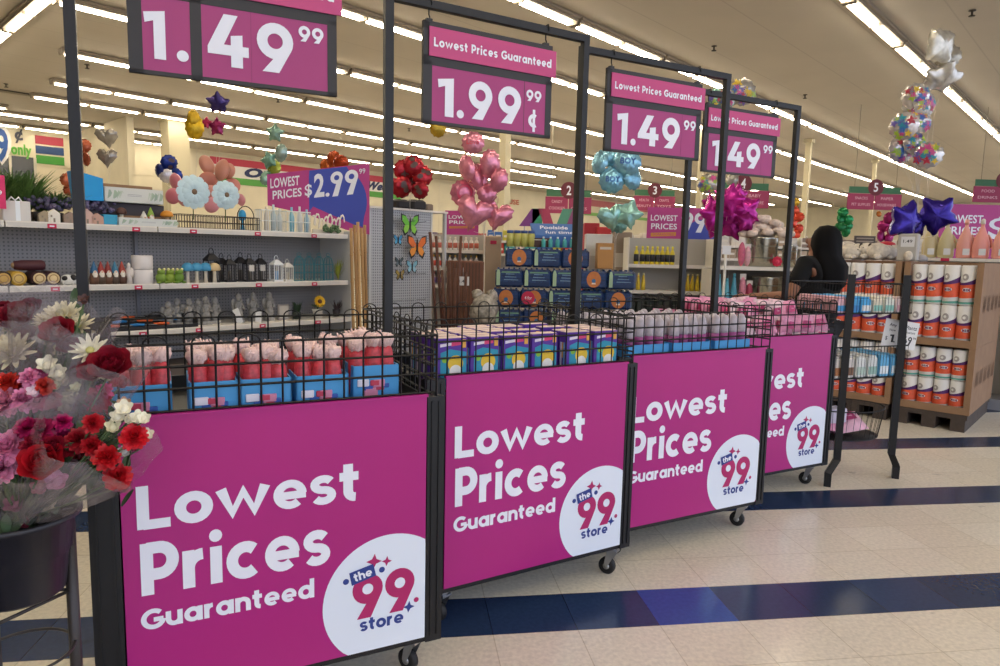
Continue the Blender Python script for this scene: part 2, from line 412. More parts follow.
# ceiling vents
for i, (px, py, lb) in enumerate(((20, 94, 'dark slotted ceiling vent at far left'), (930, 150, 'dark slotted ceiling vent right of the patterned balloons'), (310, 140, 'dark slotted ceiling vent above the price board on the shelving'))):
    p = atz(px, py, CZ-.03); mb = MB(); mb.box(-.5, .5, -.12, .12, 0, .028, SPR)
    for k in range(5): mb.box(-.48, .48, -.1+.04*k, -.085+.04*k, -.012, 0, HOUS)
    tag(mb.build('ceiling_vent', loc=p, rotz=RROT), lb, 'vent')
# ------------------------------------------------------------------ display carts
CW, ZT, ZB, CD = .8115, .92, .152, .70
def grid(mb, p0, ux, x0, x1, z0, z1, dx, dz, r, mt):
    """wire grid in a vertical plane: origin p0, horizontal unit ux"""
    p0 = Vector(p0); ux = Vector(ux); n = max(1, round((x1-x0)/dx)); m_ = max(1, round((z1-z0)/dz))
    for i in range(n+1):
        x = x0+(x1-x0)*i/n; mb.wire(p0+ux*x+Vector((0, 0, z0)), p0+ux*x+Vector((0, 0, z1)), r, mt)
    for j in range(m_+1):
        z = z0+(z1-z0)*j/m_; mb.wire(p0+ux*x0+Vector((0, 0, z)), p0+ux*x1+Vector((0, 0, z)), r*1.15, mt)
    return n
def hoops(mb, p0, ux, x0, x1, z, dx, mt, r):
    p0 = Vector(p0); ux = Vector(ux); n = round((x1-x0)/dx)
    for i in range(0, n, 2):
        a = x0+(x1-x0)*i/n; b = x0+(x1-x0)*(i+1)/n; q = (b-a)/2; c = (a+b)/2
        mb.tube([p0+ux*(c-q*math.cos(t))+Vector((0, 0, z+q*.75*math.sin(t))) for t in [PI*k/8 for k in range(9)]], r, mt, 4, False)
def logo(mb, ex=0):
    B = Matrix.Translation((ex, 0, 0)); mb.T = B
    # pieces of the round emblem, in panel coordinates (x along the panel, z up)
    e = -.0075
    mb.poly([(.575, .408), (.647, .424), (.656, .386), (.583, .368)], e-.0015, NAVY)
    mb.T = B @ Matrix.Translation((.615, e-.003, .396)) @ Matrix.Rotation(-.22, 4, 'Y')
    letters(mb, 'the', -.027, .028, -.012, .014, 0, WHT); mb.T = B
    mb.star4(.650, .430, .024, e, CRIM, PI/2-.1); mb.star4(.689, .424, .016, e, CRIM, PI/2-.1)
    mb.disc(.674, .400, .009, e, NAVY); mb.disc(.566, .383, .009, e, NAVY); mb.disc(.783, .282, .008, e, CRIM); mb.star4(.759, .264, .019, e, NAVY, PI/2-.1)
    mb.T = B @ Matrix.Translation((.632, e, .348)); nine(-.047, -.09, .045, .046, mb, 0, CRIM, .36)
    mb.T = B @ Matrix.Translation((.731, e, .347)); nine(-.047, -.09, .046, .047, mb, 0, CRIM, .36); mb.T = B
    letters(mb, 'store', .607, .742, .218, .258, e, NAVY)
def price_digits(mb, kind, y):
    W_ = WHT
    if kind == 0:
        one(.087, 1.868, .141, 2.0, mb, y, W_); mb.disc(.184, 1.885, .0155, y, W_)
        four(.250, 1.872, .362, 2.018, mb, y, W_); nine(.385, 1.873, .49, 2.016, mb, y, W_)
        nine(.506, 1.975, .541, 2.021, mb, y, W_); nine(.546, 1.975, .581, 2.021, mb, y, W_)
    elif kind == 1:
        one(.106, 1.857, .173, 2.0, mb, y, W_); mb.disc(.202, 1.873, .0155, y, W_)
        nine(.237, 1.862, .342, 2.006, mb, y, W_); nine(.368, 1.862, .475, 2.006, mb, y, W_)
        nine(.499, 1.962, .533, 2.006, mb, y, W_); nine(.538, 1.962, .572, 2.006, mb, y, W_)
        mb.ring(.538, 1.886, .012, .027, y, W_, 24, 4, 20); mb.box(.532, .544, y-.0005, y, 1.842, 1.93, W_)
    else:
        one(.110, 1.862, .172, 2.005, mb, y, W_); mb.disc(.207, 1.877, .0155, y, W_)
        four(.233, 1.868, .358, 2.008, mb, y, W_); nine(.378, 1.868, .49, 2.012, mb, y, W_)
        nine(.513, 1.965, .549, 2.011, mb, y, W_); nine(.554, 1.965, .59, 2.011, mb, y, W_)
def cart(k, ox, oy, th, label, ua=-.088):
    cw = .84 if k < 3 else .87
    t = thing('display_cart', label, 'display cart', (ox, oy, 0), PI/2-th)
    # magenta front board with lettering
    mb = MB(); mb.box(0, CW, -.006, 0, ZB, ZT, MAG); mb.box(-.004, CW+.004, -.010, .004, ZT-.004, ZT+.004, MAG)
    pn = mb.build('front_panel', t)
    e = -.0075
    tx = (0, 0, -.034, -.012)[k]; ex = (0, 0, -.022, -.008)[k]
    mb = MB(); mb.T = Matrix.Translation((tx, 0, 0)); letters(mb, 'Lowest', .036, .606, .628, .742, e, WHT); letters(mb, 'Prices', .040, .520, .450, .590, e, WHT)
    letters(mb, 'Guaranteed', .035, .474, .356, .411, e, WHT); mb.build('lettering', pn)
    mb = MB(); mb.disc(.699+ex, .305, .201, -.0068, LOGOW, 64, (CW, ZB)); logo(mb, ex); mb.build('round_emblem', pn)
    # black corner channels, base and closed sides
    for x0, x1 in ((-.072, -.004), (CW+.004, .868)):
        if k == 3 and x0 < 0: x0 = -.03
        mb = MB(); mb.box(x0, x1, -.004, .03, ZB-.02, ZT-.005, BLACK); mb.box(x0+.012, x0+.018, -.008, -.004, ZB, ZT-.02, BLK2); mb.box(x1-.018, x1-.012, -.008, -.004, ZB, ZT-.02, BLK2)
        mb.build('corner_channel', t)
    xl = -.05 if k < 3 else -.02; xr = .845
    mb = MB(); mb.box(xl, xr, .002, CD, ZB-.02, ZB+.02, BLACK); mb.box(xl, xl+.008, .03, CD, ZB, ZT-.02, BLACK); mb.box(xr-.008, xr, .03, CD, ZB, ZT-.02, BLACK)
    mb.box(xl, xr, CD-.008, CD, ZB, ZT-.02, BLACK); mb.build('body_shell', t)
    mb = MB(); mb.box(xl+.01, xr-.01, .004, CD-.01, .838, .848, BLACK); mb.build('deck', t)
    # basket
    mb = MB(); r = .0024
    grid(mb, (0, .003, 0), (1, 0, 0), xl, xr, ZT-.05, 1.10, .056, .0575, r, BLK2); hoops(mb, (0, .003, 0), (1, 0, 0), xl, xr, 1.10, .056, BLK2, r) if k != 2 else None
    mb.build('front_grid', t)
    mb = MB(); grid(mb, (0, CD, 0), (1, 0, 0), xl, xr, ZT-.05, 1.10, .056, .0575, r, BLK2); hoops(mb, (0, CD, 0), (1, 0, 0), xl, xr, 1.10, .056, BLK2, r); mb.build('back_grid', t)
    for x in (xl, xr):
        mb = MB(); grid(mb, (x, 0, 0), (0, 1, 0), 0, CD, ZT-.05, 1.10, .05, .045, r, BLK2); hoops(mb, (x, 0, 0), (0, 1, 0), 0, CD, 1.10, .05, BLK2, r); mb.build('side_grid', t)
    # sign frame
    FD = .325; ub = .79; H = 2.25; q = .014
    for x in (ua, ub):
        mb = MB(); mb.box(x-q, x+q, FD-q, FD+q, ZB-.02 if x > 0 else .1, H+q, BLACK); mb.build('frame_post', t)
    mb = MB(); mb.box(ua+q, ub-q, FD-q, FD+q, H-q, H+q, BLACK); mb.build('frame_top_bar', t)
    # casters
    for cx, cy, rot in ((.80, .06, .5), (.80, .62, 0), (.02, .62, .8), (.02, .06, .3)):
        mb = MB(); mb.T = Matrix.Rotation(rot+PI/2, 4, 'Z')
        mb.box(-.03, .03, -.03, .03, ZB-.027, ZB-.02, STEEL); mb.lathe([(.018, .105), (.018, .127)], STEEL, n=12)
        for y in (-.018, .018):
            mb.add([(-.02, y, .11), (.02, y, .11), (.032, y, .045), (.018, y, .035)], [(0, 1, 2, 3)], STEEL); mb.add([(-.02, y*1.15, .11), (.02, y*1.15, .11), (.032, y*1.15, .045), (.018, y*1.15, .035)], [(3, 2, 1, 0)], STEEL)
        mb.box(-.022, .022, -.021, .021, .105, .112, STEEL)
        fk = mb.build('caster', t, (cx+(.018 if k == 1 and cx > .5 else 0), cy-(.02 if k == 1 else 0), 0))
        mb = MB(); mb.T = Matrix.Rotation(rot+PI/2, 4, 'Z') @ Matrix.Translation((.024, 0, .036)) @ Matrix.Rotation(PI/2, 4, 'X')
        mb.lathe([(.006, -.0135), (.030, -.0135), (.036, -.009), (.036, .009), (.030, .0135), (.006, .0135)], RUB, n=20)
        mb.lathe([(.0, -.0145), (.014, -.0145), (.014, .0145), (0, .0145)], STEEL, n=12); mb.build('wheel', fk)
    return t
def price_sign(k, ox, oy, th, label):
    t = thing('price_sign', label, 'price sign', (ox, oy, 0), PI/2-th)
    kind = 0 if k == 0 else (1 if k == 1 else 2)
    b = .325; dk = mat('sign_frame_black', '#2d2a2a', .5)
    mb = MB(); x0, x1 = .047, .622; zz0, zz1 = 1.825, 2.192
    mb.box(x0, x1, b-.006, b+.008, 2.165, zz1, dk); mb.box(x0, x1, b-.006, b+.008, 2.036, 2.072, dk); mb.box(x0, x1, b-.006, b+.008, zz0, 1.836, dk)
    mb.box(x0, .083, b-.006, b+.008, zz0, 2.05, dk); mb.box(.593, x1, b-.006, b+.008, zz0, 2.05, dk); mb.box(x0, .07, b-.006, b+.008, 2.05, zz1, dk); mb.box(x0, x1, b+.008, b+.010, zz0, zz1, dk)
    if k == 0: mb.box(.205, .235, b-.006, b+.008, zz0, 2.05, dk)
    fr = mb.build('frame', t)
    mb = MB(); mb.box(.068, .637, b-.012, b-.007, 2.068, 2.172, PINKH); hp = mb.build('header_card', t)
    mb = MB(); letters(mb, 'Lowest Prices Guaranteed', .086, .612, 2.103, 2.135, b-.0135, WHT, .14); mb.build('lettering', hp)
    mb = MB(); mb.box(.083, .593, b-.005, b+.002, 1.836, 2.036, MAGS)
    if kind == 1: mb.box(.4895, .4915, b-.0055, b-.005, 1.836, 2.036, dk)
    elif kind == 2: mb.box(.502, .5035, b-.0055, b-.005, 1.836, 2.036, M('#8c2c66'))
    else: mb.box(.3685, .370, b-.0055, b-.005, 1.836, 2.036, M('#8c2c66'))
    pc = mb.build('price_card', t)
    mb = MB(); price_digits(mb, kind, b-.0075); mb.build('price_lettering', pc)
    for x in (.07, .59):
        mb = MB(); mb.tube([(x, b, 2.192), (x+.004, b, 2.205), (x, b, 2.215), (x, b, 2.235), (x+.006, b-.017, 2.25), (x, b-.017, 2.268), (x, b+.017, 2.268)], .003, BLK2, 5)
        mb.box(x-.012, x+.012, b-.008, b+.008, 2.188, 2.2, dk); mb.build('hook', t)
    return t
CARTS = [(-.94461, 1.65695, 1.11128), (-.1831, 2.32254, 1.03601), (.56835, 2.90278, 1.08006), (1.21031, 3.58353, 1.0856)]
cl = ['nearest rolling display cart with magenta front board, holding red and white candy bags', 'second rolling display cart with magenta front board, filled with purple boxes',
      'third rolling display cart with magenta front board, filled with white capped purple bottles', 'farthest rolling display cart with magenta front board, heaped with pink packets']
sl = ['largest magenta price sign reading 1.49 99 in two panels above the candy cart', 'magenta price sign reading 1.99 99 cents above the purple box cart',
      'magenta price sign reading 1.49 99 above the cart of white capped bottles', 'farthest magenta price sign reading 1.49 99, partly hidden by a black post']
CT = []
for k, (x, y, th) in enumerate(CARTS):
    CT.append(cart(k, x, y, th, cl[k], -.088 if k < 3 else -.05)); price_sign(k, x, y, th, sl[k])
def inC(k, u, w, z=0):
    x, y, th = CARTS[k]; return Vector((x+math.sin(th)*u-math.cos(th)*w, y+math.cos(th)*u+math.sin(th)*w, z))
def rotC(k): return PI/2-CARTS[k][2]
# candy trays and bags
BLUE = mat('tray_blue', '#4aa0dc', .5); CANR = mat('candy_red', '#cf4650', .35, noise=.3, scale=60, bump=.2); CANW = mat('bag_frill', '#f3d2cc', .4, noise=.15, scale=50)
def tray(w, kind, name, label, group):
    t = MB(); d = .2; h = .115
    t.box(0, w, 0, .004, 0, h, BLUE); t.box(0, w, d-.004, d, 0, h, BLUE); t.box(0, .004, 0, d, 0, h*1.0, BLUE); t.box(w-.004, w, 0, d, 0, h, BLUE); t.box(0, w, 0, d, 0, .004, BLUE)
    rng = random.Random(3)
    if kind == 'candy':
        for i in range(9):
            x = .008+rng.random()*(w-.03); z = .01+rng.random()*.055; q = .012+rng.random()*.012
            t.rbox(x, min(w-.002, x+q*1.6), -.003-.0003*i, .001, z, z+q, M(rng.choice(['#f0c8d0', '#c8405c', '#e8e4f0', '#d88aa8', '#3c62b8'])), .002)
    else:
        for i in range(3): t.rbox(.01+i*w/3, (i+.8)*w/3, -.003, .001, .02, .075, M(['#2f5fa8', '#8fc4e8', '#3b77c0'][i % 3]), .003)
    o = t.build(name); tag(o, label, 'tray', group); return o
def bag():
    mb = MB(); mb.lathe([(.018, 0), (.025, .01), (.026, .05), (.025, .13), (.022, .165), (.017, .178)], CANR, n=10, sx=1, sy=1.1)
    mb.lathe([(.016, .176), (.020, .188), (.024, .2), (.022, .215)], CANW, n=12, sy=1.1, wob=.22)
    mb.lathe([(.018, .178), (.020, .188), (.017, .2), (.013, .215), (.008, .22)], CANW, n=10, wob=.25, wn=4)
    rng = random.Random(1)
    for i in range(44):
        a = rng.random()*6.3; mb.tube([(0, 0, .176), (.023*math.cos(a), .021*math.sin(a), .19+rng.random()*.015), (.03*math.cos(a+.5)*rng.uniform(.3, 1), .028*math.sin(a+.5)*rng.uniform(.3, 1), .2+.028*rng.random())], [.004, .0048, .0025], CANW, 5)
    return tag(mb.build('candy_bag'), 'clear bag of red and white candy with frilly top, standing in blue tray', 'candy bag', 'candy bags in the nearest cart')
b0 = None
tr_l = ['blue tray of candy bags behind the bouquets', 'blue tray of candy bags, second from the left', 'blue tray of candy bags in the middle of the cart', 'blue tray of candy bags, fourth from the left', 'blue tray of candy bags against the right end of the cart']
for i, (u0, u1) in enumerate([(-.03, .125), (.165, .285), (.292, .425), (.438, .585), (.605, .745)]):
    t = tray(u1-u0, 'candy', 'display_tray', tr_l[i], None); dd = .03 if i < 4 else .06
    t.location = inC(0, u0, dd, .8485+(.03 if i < 4 else .045)); t.rotation_euler.z = rotC(0)
    z = t.location.z
    # a riser under the tray
    mb = MB(); mb.box(0, u1-u0, 0, .2, 0, z-.8485-.0005, CARD); tag(mb.build('carton_riser', loc=inC(0, u0, dd, .8485), rotz=rotC(0)), 'flat brown carton under the ' + ['leftmost', 'second', 'middle', 'fourth', 'rightmost'][i] + ' blue candy tray', 'carton')
    for j in range(3):
        for r_ in range(2):
            p = inC(0, u0+.028+(u1-u0-.056)*j/2+random.uniform(-.003, .003), dd+.045+.1*r_, z+.005-.03-random.uniform(0, .012)+.03)
            if b0 is None: b0 = bag(); o = b0
            else: o = dup(b0)
            o.location = p; o.rotation_euler = (random.uniform(-.06, .06), random.uniform(-.08, .08), random.random()*6); q = .92 + random.uniform(-.05, .04); o.scale = (1, 1, q)
# purple boxes
PUR = mat('box_purple', '#5a2f9e', .45); CREAMB = mat('box_cream_top', '#e3c9bd', .6)
def pbox():
    t = thing('toy_box', 'purple cardboard box with blue window picture and cream top, in the second cart', 'box', (0, 0, 0), 0, 'purple boxes in the second cart')
    mb = MB(); w, d, h = .118, .05, .2; mb.rbox(0, w, 0, d, 0, h, PUR, .002); mb.box(.003, w-.003, .003, d-.003, h, h+.002, CREAMB); mb.build('carton', t)
    mb = MB(); e = -.0012
    mb.poly([(.014, .0), (w-.004, .0), (w-.004, .15), (.05, .162), (.014, .15)], e, M('#2f9ab8')); 
    mb.disc(.072, .11, .030, e-.0006, M('#f0c93a')); mb.disc(.072, .082, .024, e-.001, M('#f2f0ea')); mb.disc(.03, .125, .011, e-.001, M('#8cc63f'))
    mb.poly([(.03, .03), (.06, .06), (.09, .06), (.112, .03), (.1, .01), (.04, .01)], e-.0012, M('#69c8e0')); mb.poly([(.055, .055), (.089, .055), (.08, .02), (.064, .02)], e-.0016, M('#f2f0ea'))
    mb.poly([(.012, .17), (.06, .176), (.06, .186), (.012, .181)], e, M('#f0e6f4')); mb.poly([(.055, .172), (.092, .176), (.092, .190), (.055, .186)], e-.0004, M('#e0467e')); mb.rbox(.096, .112, -.002, .001, .165, .195, M('#f0b850'), .001)
    mb.box(-.0008, 0, .012, .02, .03, .16, M('#6fb6dc')); mb.box(-.0008, 0, .03, .04, .03, .16, M('#e8e2f0')); mb.box(-.0008, 0, .022, .03, .1, .16, M('#f0b850'))
    mb.build('printed_picture', t); return t
pb = pbox(); first = True; rng = random.Random(5)
for row in range(6):
    for c in range(6):
        u = -.02+.132*c + rng.uniform(-.004, .004) + (.03 if c > 3 else 0); w = .035+.062*row; z = .8485 + (.0 if row else rng.choice([0, 0, .018]))
        if row > 0 and rng.random() < .15: continue
        if row == 0 and c == 2: z += 0
        if u+.12 > .765 and .27 < w < .36: continue
        p = inC(1, u, w, .8485)
        rz = rotC(1) + rng.uniform(-.05, .03)
        if first: pb.location = p; pb.rotation_euler.z = rz; first = False
        else: dup(pb, p, rz)
# white capped bottles in cart 3
WCAP = mat('bottle_cap_white', '#bdb4bc', .3, noise=.15, scale=40); PURL = mat('bottle_purple', '#9a4a86', .4); CLR = mat('bottle_body', '#b9a6b8', .3)
def cbottle():
    mb = MB(); mb.lathe([(.02, 0), (.024, .01), (.024, .09)], CLR, n=12); mb.lathe([(.0246, .09), (.0246, .14)], PURL, n=12); mb.lathe([(.024, .14), (.026, .15), (.025, .19), (.02, .21), (.012, .222), (0, .225)], WCAP, n=12)
    return tag(mb.build('capped_bottle'), 'white capped plastic bottle with purple band in the third cart', 'bottle', 'white capped bottles in the third cart')
cb = cbottle(); first = True
for i, u0 in enumerate((.0, .255, .51)):
    t = tray(.23, 'blue', 'display_tray', ['blue tray of bottles at the left of the third cart', 'blue tray of bottles in the middle of the third cart', 'blue tray of bottles at the right of the third cart'][i], None)
    t.location = inC(2, u0, .03, .8485); t.rotation_euler.z = rotC(2)
    for c in range(4):
        for r_ in range(3):
            p = inC(2, u0+.032+.055*c, .03+.035+.06*r_, .8485+.006)
            o = cb if first else dup(cb); first = False; o.location = p; o.scale = (1, 1, 1+random.uniform(-.03, .03))
for c in range(9):
    for r_ in range(5):
        if c == 8 and r_ in (0, 1, 2): continue
        p = inC(2, .02+.088*c, .27+.08*r_, .8485); o = dup(cb, p)
# pink packets in cart 4
PNK = mat('packet_pink', '#e295b4', .4, noise=.2, scale=50); PNK2 = mat('packet_pale', '#e8c8cc', .4, noise=.25, scale=60)
def packet(mt):
    mb = MB(); vs = []; nx, nz = 8, 6
    for sgn in (-1, 1):
        for i in range(nx+1):
            for j in range(nz+1):
                x = i/nx; z = j/nz; t = .022*math.sin(PI*x)**.6*math.sin(PI*z)**.6*(1+.3*math.sin(9*x+5*z)); vs.append((.13*(x-.5), sgn*t, .1*z))
    fs = []; N_ = (nx+1)*(nz+1)
    for b in (0, N_):
        for i in range(nx):
            for j in range(nz):
                a = b+i*(nz+1)+j; q = (a, a+1, a+nz+2, a+nz+1); fs.append(q if b == 0 else q[::-1])
    mb.add(vs, fs, mt, True); mb.poly([(-.03, .03), (.03, .03), (.026, .07), (-.026, .07)], -.026, M('#c2477c')); return mb
pk = tag(packet(PNK).build('snack_packet'), 'crinkled pink packet heaped in the farthest cart', 'packet', 'pink packets in the farthest cart'); pk2 = tag(packet(PNK2).build('snack_packet'), 'crinkled pale cream packet heaped in the farthest cart', 'packet', 'pale packets in the farthest cart')
used = [False, False]; rng = random.Random(9)
for lay in range(3):
    for c in range(6):
        for r_ in range(7):
            if lay == 2 and (c in (0, 5) or r_ in (0, 6)): continue
            u = .04+.145*c; w = .04+.095*r_
            if u > .72 and .25 < w < .4: continue
            i = 0 if rng.random() < .7 else 1; src = (pk, pk2)[i]; o = src if not used[i] else dup(src); used[i] = True
            o.location = inC(3, min(.78, u), w, .86+.075*lay); o.rotation_euler = (rng.uniform(-.5, .2), rng.uniform(-.15, .15), rotC(3)+rng.uniform(-.3, .3))
# ------------------------------------------------------------------ flower stand, bucket and bouquets
FY = 1.40
bc = at(14, 515, FY); bz1 = at(14, 512, FY).z; bz0 = at(14, 607, FY).z+.03
BUCK = mat('bucket_black', '#22222b', .35, noise=.1)
t = thing('flower_bucket', 'black plastic flower bucket held in the metal stand at the left', 'bucket', (bc.x, bc.y, bz0))
h_ = bz1-bz0
mb = MB(); mb.lathe([(0, .0), (.078, 0), (.088, .008), (.098, h_*.5), (.104, h_*.52), (.112, h_*.93), (.126, h_*.94), (.126, h_), (.119, h_), (.108, h_*.9), (.094, h_*.5), (.084, .012), (0, .012)], BUCK, n=36); mb.build('bucket_body', t)
mb = MB(); mb.box(-.035, .02, -.105, -.103, h_*.60, h_*.62, M('#5c5c66')); mb.build('moulded_rib', t)
STD = mat('stand_bronze', '#3b3635', .4, metal=.3)
pp = at(73, 600, 1.46); t = thing('flower_stand', 'dark tubular metal flower stand carrying the black bucket', 'stand', (bc.x, bc.y, 0))
dx = pp.x-bc.x; dy = pp.y-bc.y; rr_ = math.hypot(dx, dy)
for k in range(3):
    a = math.atan2(dy, dx)+k*2*PI/3; mb = MB(); mb.tube([(rr_*math.cos(a), rr_*math.sin(a), 0), (rr_*math.cos(a), rr_*math.sin(a), bz1-.015)], .0125, STD, 10)
    mb.box(rr_*math.cos(a)-.016, rr_*math.cos(a)+.016, rr_*math.sin(a)-.016, rr_*math.sin(a)+.016, 0, .012, STD); mb.build('post', t)
for z, r_, nm in ((bz1-.02, rr_-.003, 'holding_ring'), (at(14, 640, FY).z-.03, rr_, 'lower_ring')):
    mb = MB(); mb.tube([(r_*math.cos(2*PI*i/36), r_*math.sin(2*PI*i/36), z) for i in range(37)], .0035, STD, 6, False); mb.build(nm, t)
a0 = math.atan2(dy, dx)
for k in range(3):
    a1 = a0+k*2*PI/3; a2 = a1+2*PI/3; zz = bz0-.018; mb = MB()
    mb.tube([(rr_*math.cos(a1), rr_*math.sin(a1), zz), (rr_*math.cos(a2), rr_*math.sin(a2), zz)], .004, STD, 6); mb.build('cross_bar', t)
_rng = random.Random(21)
GRN = mat('stem_green', '#4c6238', .6, noise=.2); LEAF = mat('leaf_green', '#42583a', .6, noise=.25)
def petal(mb, c, M3, L, w, cup, mt, base=0.0, seg=4):
    vs = []; fs = []
    for i in range(seg+1):
        t = i/seg; ww = w*math.sin(PI*(.12+.80*t))**.8
        for j in (-1, 0, 1):
            p = Vector((base+L*t, j*ww*.5, cup*t*t*L + (abs(j))*ww*.22)); vs.append(Vector(c)+M3 @ p)
    for i in range(seg):
        for j in range(2): a = i*3+j; fs.append((a, a+3, a+4, a+1))
    mb.add(vs, fs, mt, True)
def flower(kind, c, r, hexc, parent, dirv):
    c = Vector(c); d = Vector(dirv).normalized(); q = d.to_track_quat('Z', 'Y').to_matrix()
    mb = MB(); mt = mat('petal_'+hexc.strip('#'), hexc, .55, noise=.22, scale=60); nm = kind
    if kind == 'rose':
        for ring, (n, tilt, L, off) in enumerate(((3, 84, .85, .0), (4, 78, .9, .12), (5, 66, .95, .18), (6, 48, 1.0, .22), (6, 26, 1.0, .2))):
            for k in range(n):
                a = 2*PI*k/n+ring*.7; R3 = q @ Matrix.Rotation(a, 3, 'Z') @ Matrix.Rotation(-math.radians(tilt), 3, 'Y')
                petal(mb, c - d*r*.45 + q @ Vector((math.cos(a)*off*r, math.sin(a)*off*r, 0)), R3, r*L*1.05, r*1.15, .25, mt)
    elif kind in ('chrysanthemum', 'daisy'):
        rings = ((12, 10), (14, 30), (12, 52), (9, 72)) if kind == 'chrysanthemum' else ((11, 12), (9, 38))
        for ring, (n, tilt) in enumerate(rings):
            for k in range(n):
                a = 2*PI*k/n+ring*.3+_rng.uniform(-.1, .1); R3 = q @ Matrix.Rotation(a, 3, 'Z') @ Matrix.Rotation(-math.radians(tilt+_rng.uniform(-6, 6)), 3, 'Y')
                petal(mb, c-d*r*.2, R3, r*(1.05-.12*ring), r*.26, .15, mt)
        mb.ell(c, r*.22, r*.22, r*.2, mat('flower_centre', '#c9c47a', .7), 8, 6)
    elif kind == 'carnation':
        for ring in range(7):
            n = 11; tilt = -22+17*ring
            for k in range(n):
                a = 2*PI*k/n+ring*.35+_rng.uniform(-.15, .15); R3 = q @ Matrix.Rotation(a, 3, 'Z') @ Matrix.Rotation(-math.radians(tilt+_rng.uniform(-12, 12)), 3, 'Y')
                petal(mb, c-d*r*.1, R3, r*_rng.uniform(.9, 1.15), r*.6, _rng.uniform(-.35, .35), mt, seg=3)
    else:
        for k in range(5):
            R3 = q @ Matrix.Rotation(2*PI*k/5+.3, 3, 'Z') @ Matrix.Rotation(-math.radians(66), 3, 'Y'); petal(mb, c-d*r*.9, R3, r*1.9, r*1.5, -.22, mt)
        mb.ell(c-d*r*.25, r*.6, r*.6, r*.75, mt, 8, 6, .08); mb.ell(c-d*r*.85, r*.35, r*.35, r*.3, GRN, 7, 5)
    return mb.build(nm, parent)
def bouquet(label, apex, top, rad, Y, flowers, film=True):
    """apex, top: pixel points; flowers: (kind, px, py, rpx, colour, dY)"""
    a = at(apex[0], apex[1], Y+.03); T_ = at(top[0], top[1], Y); t = thing('flower_bouquet', label, 'bouquet', a); inv = -a
    ax = (T_-a); L = ax.length; axn = ax.normalized(); q = axn.to_track_quat('Z', 'Y').to_matrix()
    sm = MB()
    for (kind, px, py, r, hx, dY) in flowers:
        p = at(px, py, Y+dY)-a; rr = r*(Y+dY)/FPX
        dirv = (p.normalized()*.6 + Vector((0, -.75, .35)))
        flower(kind, p, rr, hx, t, dirv); sm.tube([Vector((0, 0, 0))+Vector((_rng.uniform(-.01, .01), _rng.uniform(-.01, .01), 0)), p*.5+Vector((0, 0, -.01)), p-dirv.normalized()*rr*.4], .0022, GRN, 5)
        if _rng.random() < .7:
            pm = p*_rng.uniform(.6, .85); R3 = Matrix.Rotation(_rng.random()*6.3, 3, 'Z') @ Matrix.Rotation(-.6, 3, 'Y'); petal(sm, pm, R3, .045, .02, .1, LEAF)
    base = list(flowers)
    for i in range(9):
        f1 = _rng.choice(base); px = min(132, f1[1]+_rng.uniform(-13, 13)); py = f1[2]+_rng.uniform(6, 26); dY = _rng.uniform(.03, .09); p = at(px, py, Y+dY)-a
        flower(_rng.choice(['carnation', 'bud', 'carnation']), p, _rng.uniform(6, 10)*(Y+dY)/FPX, _rng.choice([f1[4], '#7c2038', '#a8586c', '#c9bfa0']), t, (0, -.7, .6))
        sm.tube([Vector((0, 0, 0)), p*.95], .002, GRN, 4)
    for i in range(34):
        f1 = _rng.choice(base); p = (at(min(130, f1[1]+_rng.uniform(-14, 14)), f1[2]+_rng.uniform(0, 40), Y+_rng.uniform(.0, .1))-a)*_rng.uniform(.75, 1.0); R3 = Matrix.Rotation(_rng.random()*6.3, 3, 'Z') @ Matrix.Rotation(-_rng.uniform(.3, 1.4), 3, 'Y'); petal(sm, p, R3, .04, .018, .1, LEAF)
    sm.build('stems', t)
    if film:
        mb = MB(); n = 28; m_ = 9; vs = []; fs = []
        ph = _rng.random()*6
        for i in range(m_+1):
            u = i/m_
            for k in range(n+1):
                an = 2*PI*k/n; rr = (.02+rad*u**.85)*(1+.08*math.sin(5*an+ph+2*u)+.05*math.sin(11*an+3*u)); zz = L*1.03*u + (.05*math.sin(3*an+ph)+.04*abs(math.sin(4*an))) * u**3*L
                vs.append(q @ Vector((rr*math.cos(an), rr*math.sin(an), zz)))
        for i in range(m_):
            for k in range(n): b = i*(n+1)+k; fs.append((b, b+1, b+n+2, b+n+1))
        mb.add(vs, fs, FILM, True); mb.build('cellophane_wrap', t)
    return t
DR, RD, MG, PK, HP, CR, IV = '#7d0d24', '#c01525', '#b8175c', '#e88db4', '#d8558c', '#e9dfc0', '#efe9d2'
bouquet('cellophane bouquet with dark red roses above a wide cream chrysanthemum, at the left edge', (8, 520), (8, 315), .085, 1.46, [
    ('rose', 16, 318, 19, DR, 0), ('rose', 30, 308, 12, '#6c0f26', .03), ('rose', 3, 312, 13, DR, .04), ('chrysanthemum', 12, 352, 24, CR, -.05), ('chrysanthemum', -8, 350, 20, CR, 0), ('rose', 24, 335, 12, DR, .0)])
bouquet('cellophane bouquet with cream chrysanthemums around a dark red rose, behind the others', (22, 520), (66, 320), .08, 1.44, [
    ('chrysanthemum', 62, 318, 22, CR, .03), ('chrysanthemum', 78, 325, 16, CR, .05), ('rose', 58, 332, 17, '#8f0a22', -.04), ('rose', 68, 346, 11, '#7a0c20', -.03), ('daisy', 90, 350, 19, IV, -.04),
    ('bud', 84, 300, 5, '#5a3a34', .0), ('chrysanthemum', 46, 320, 13, CR, .04)])
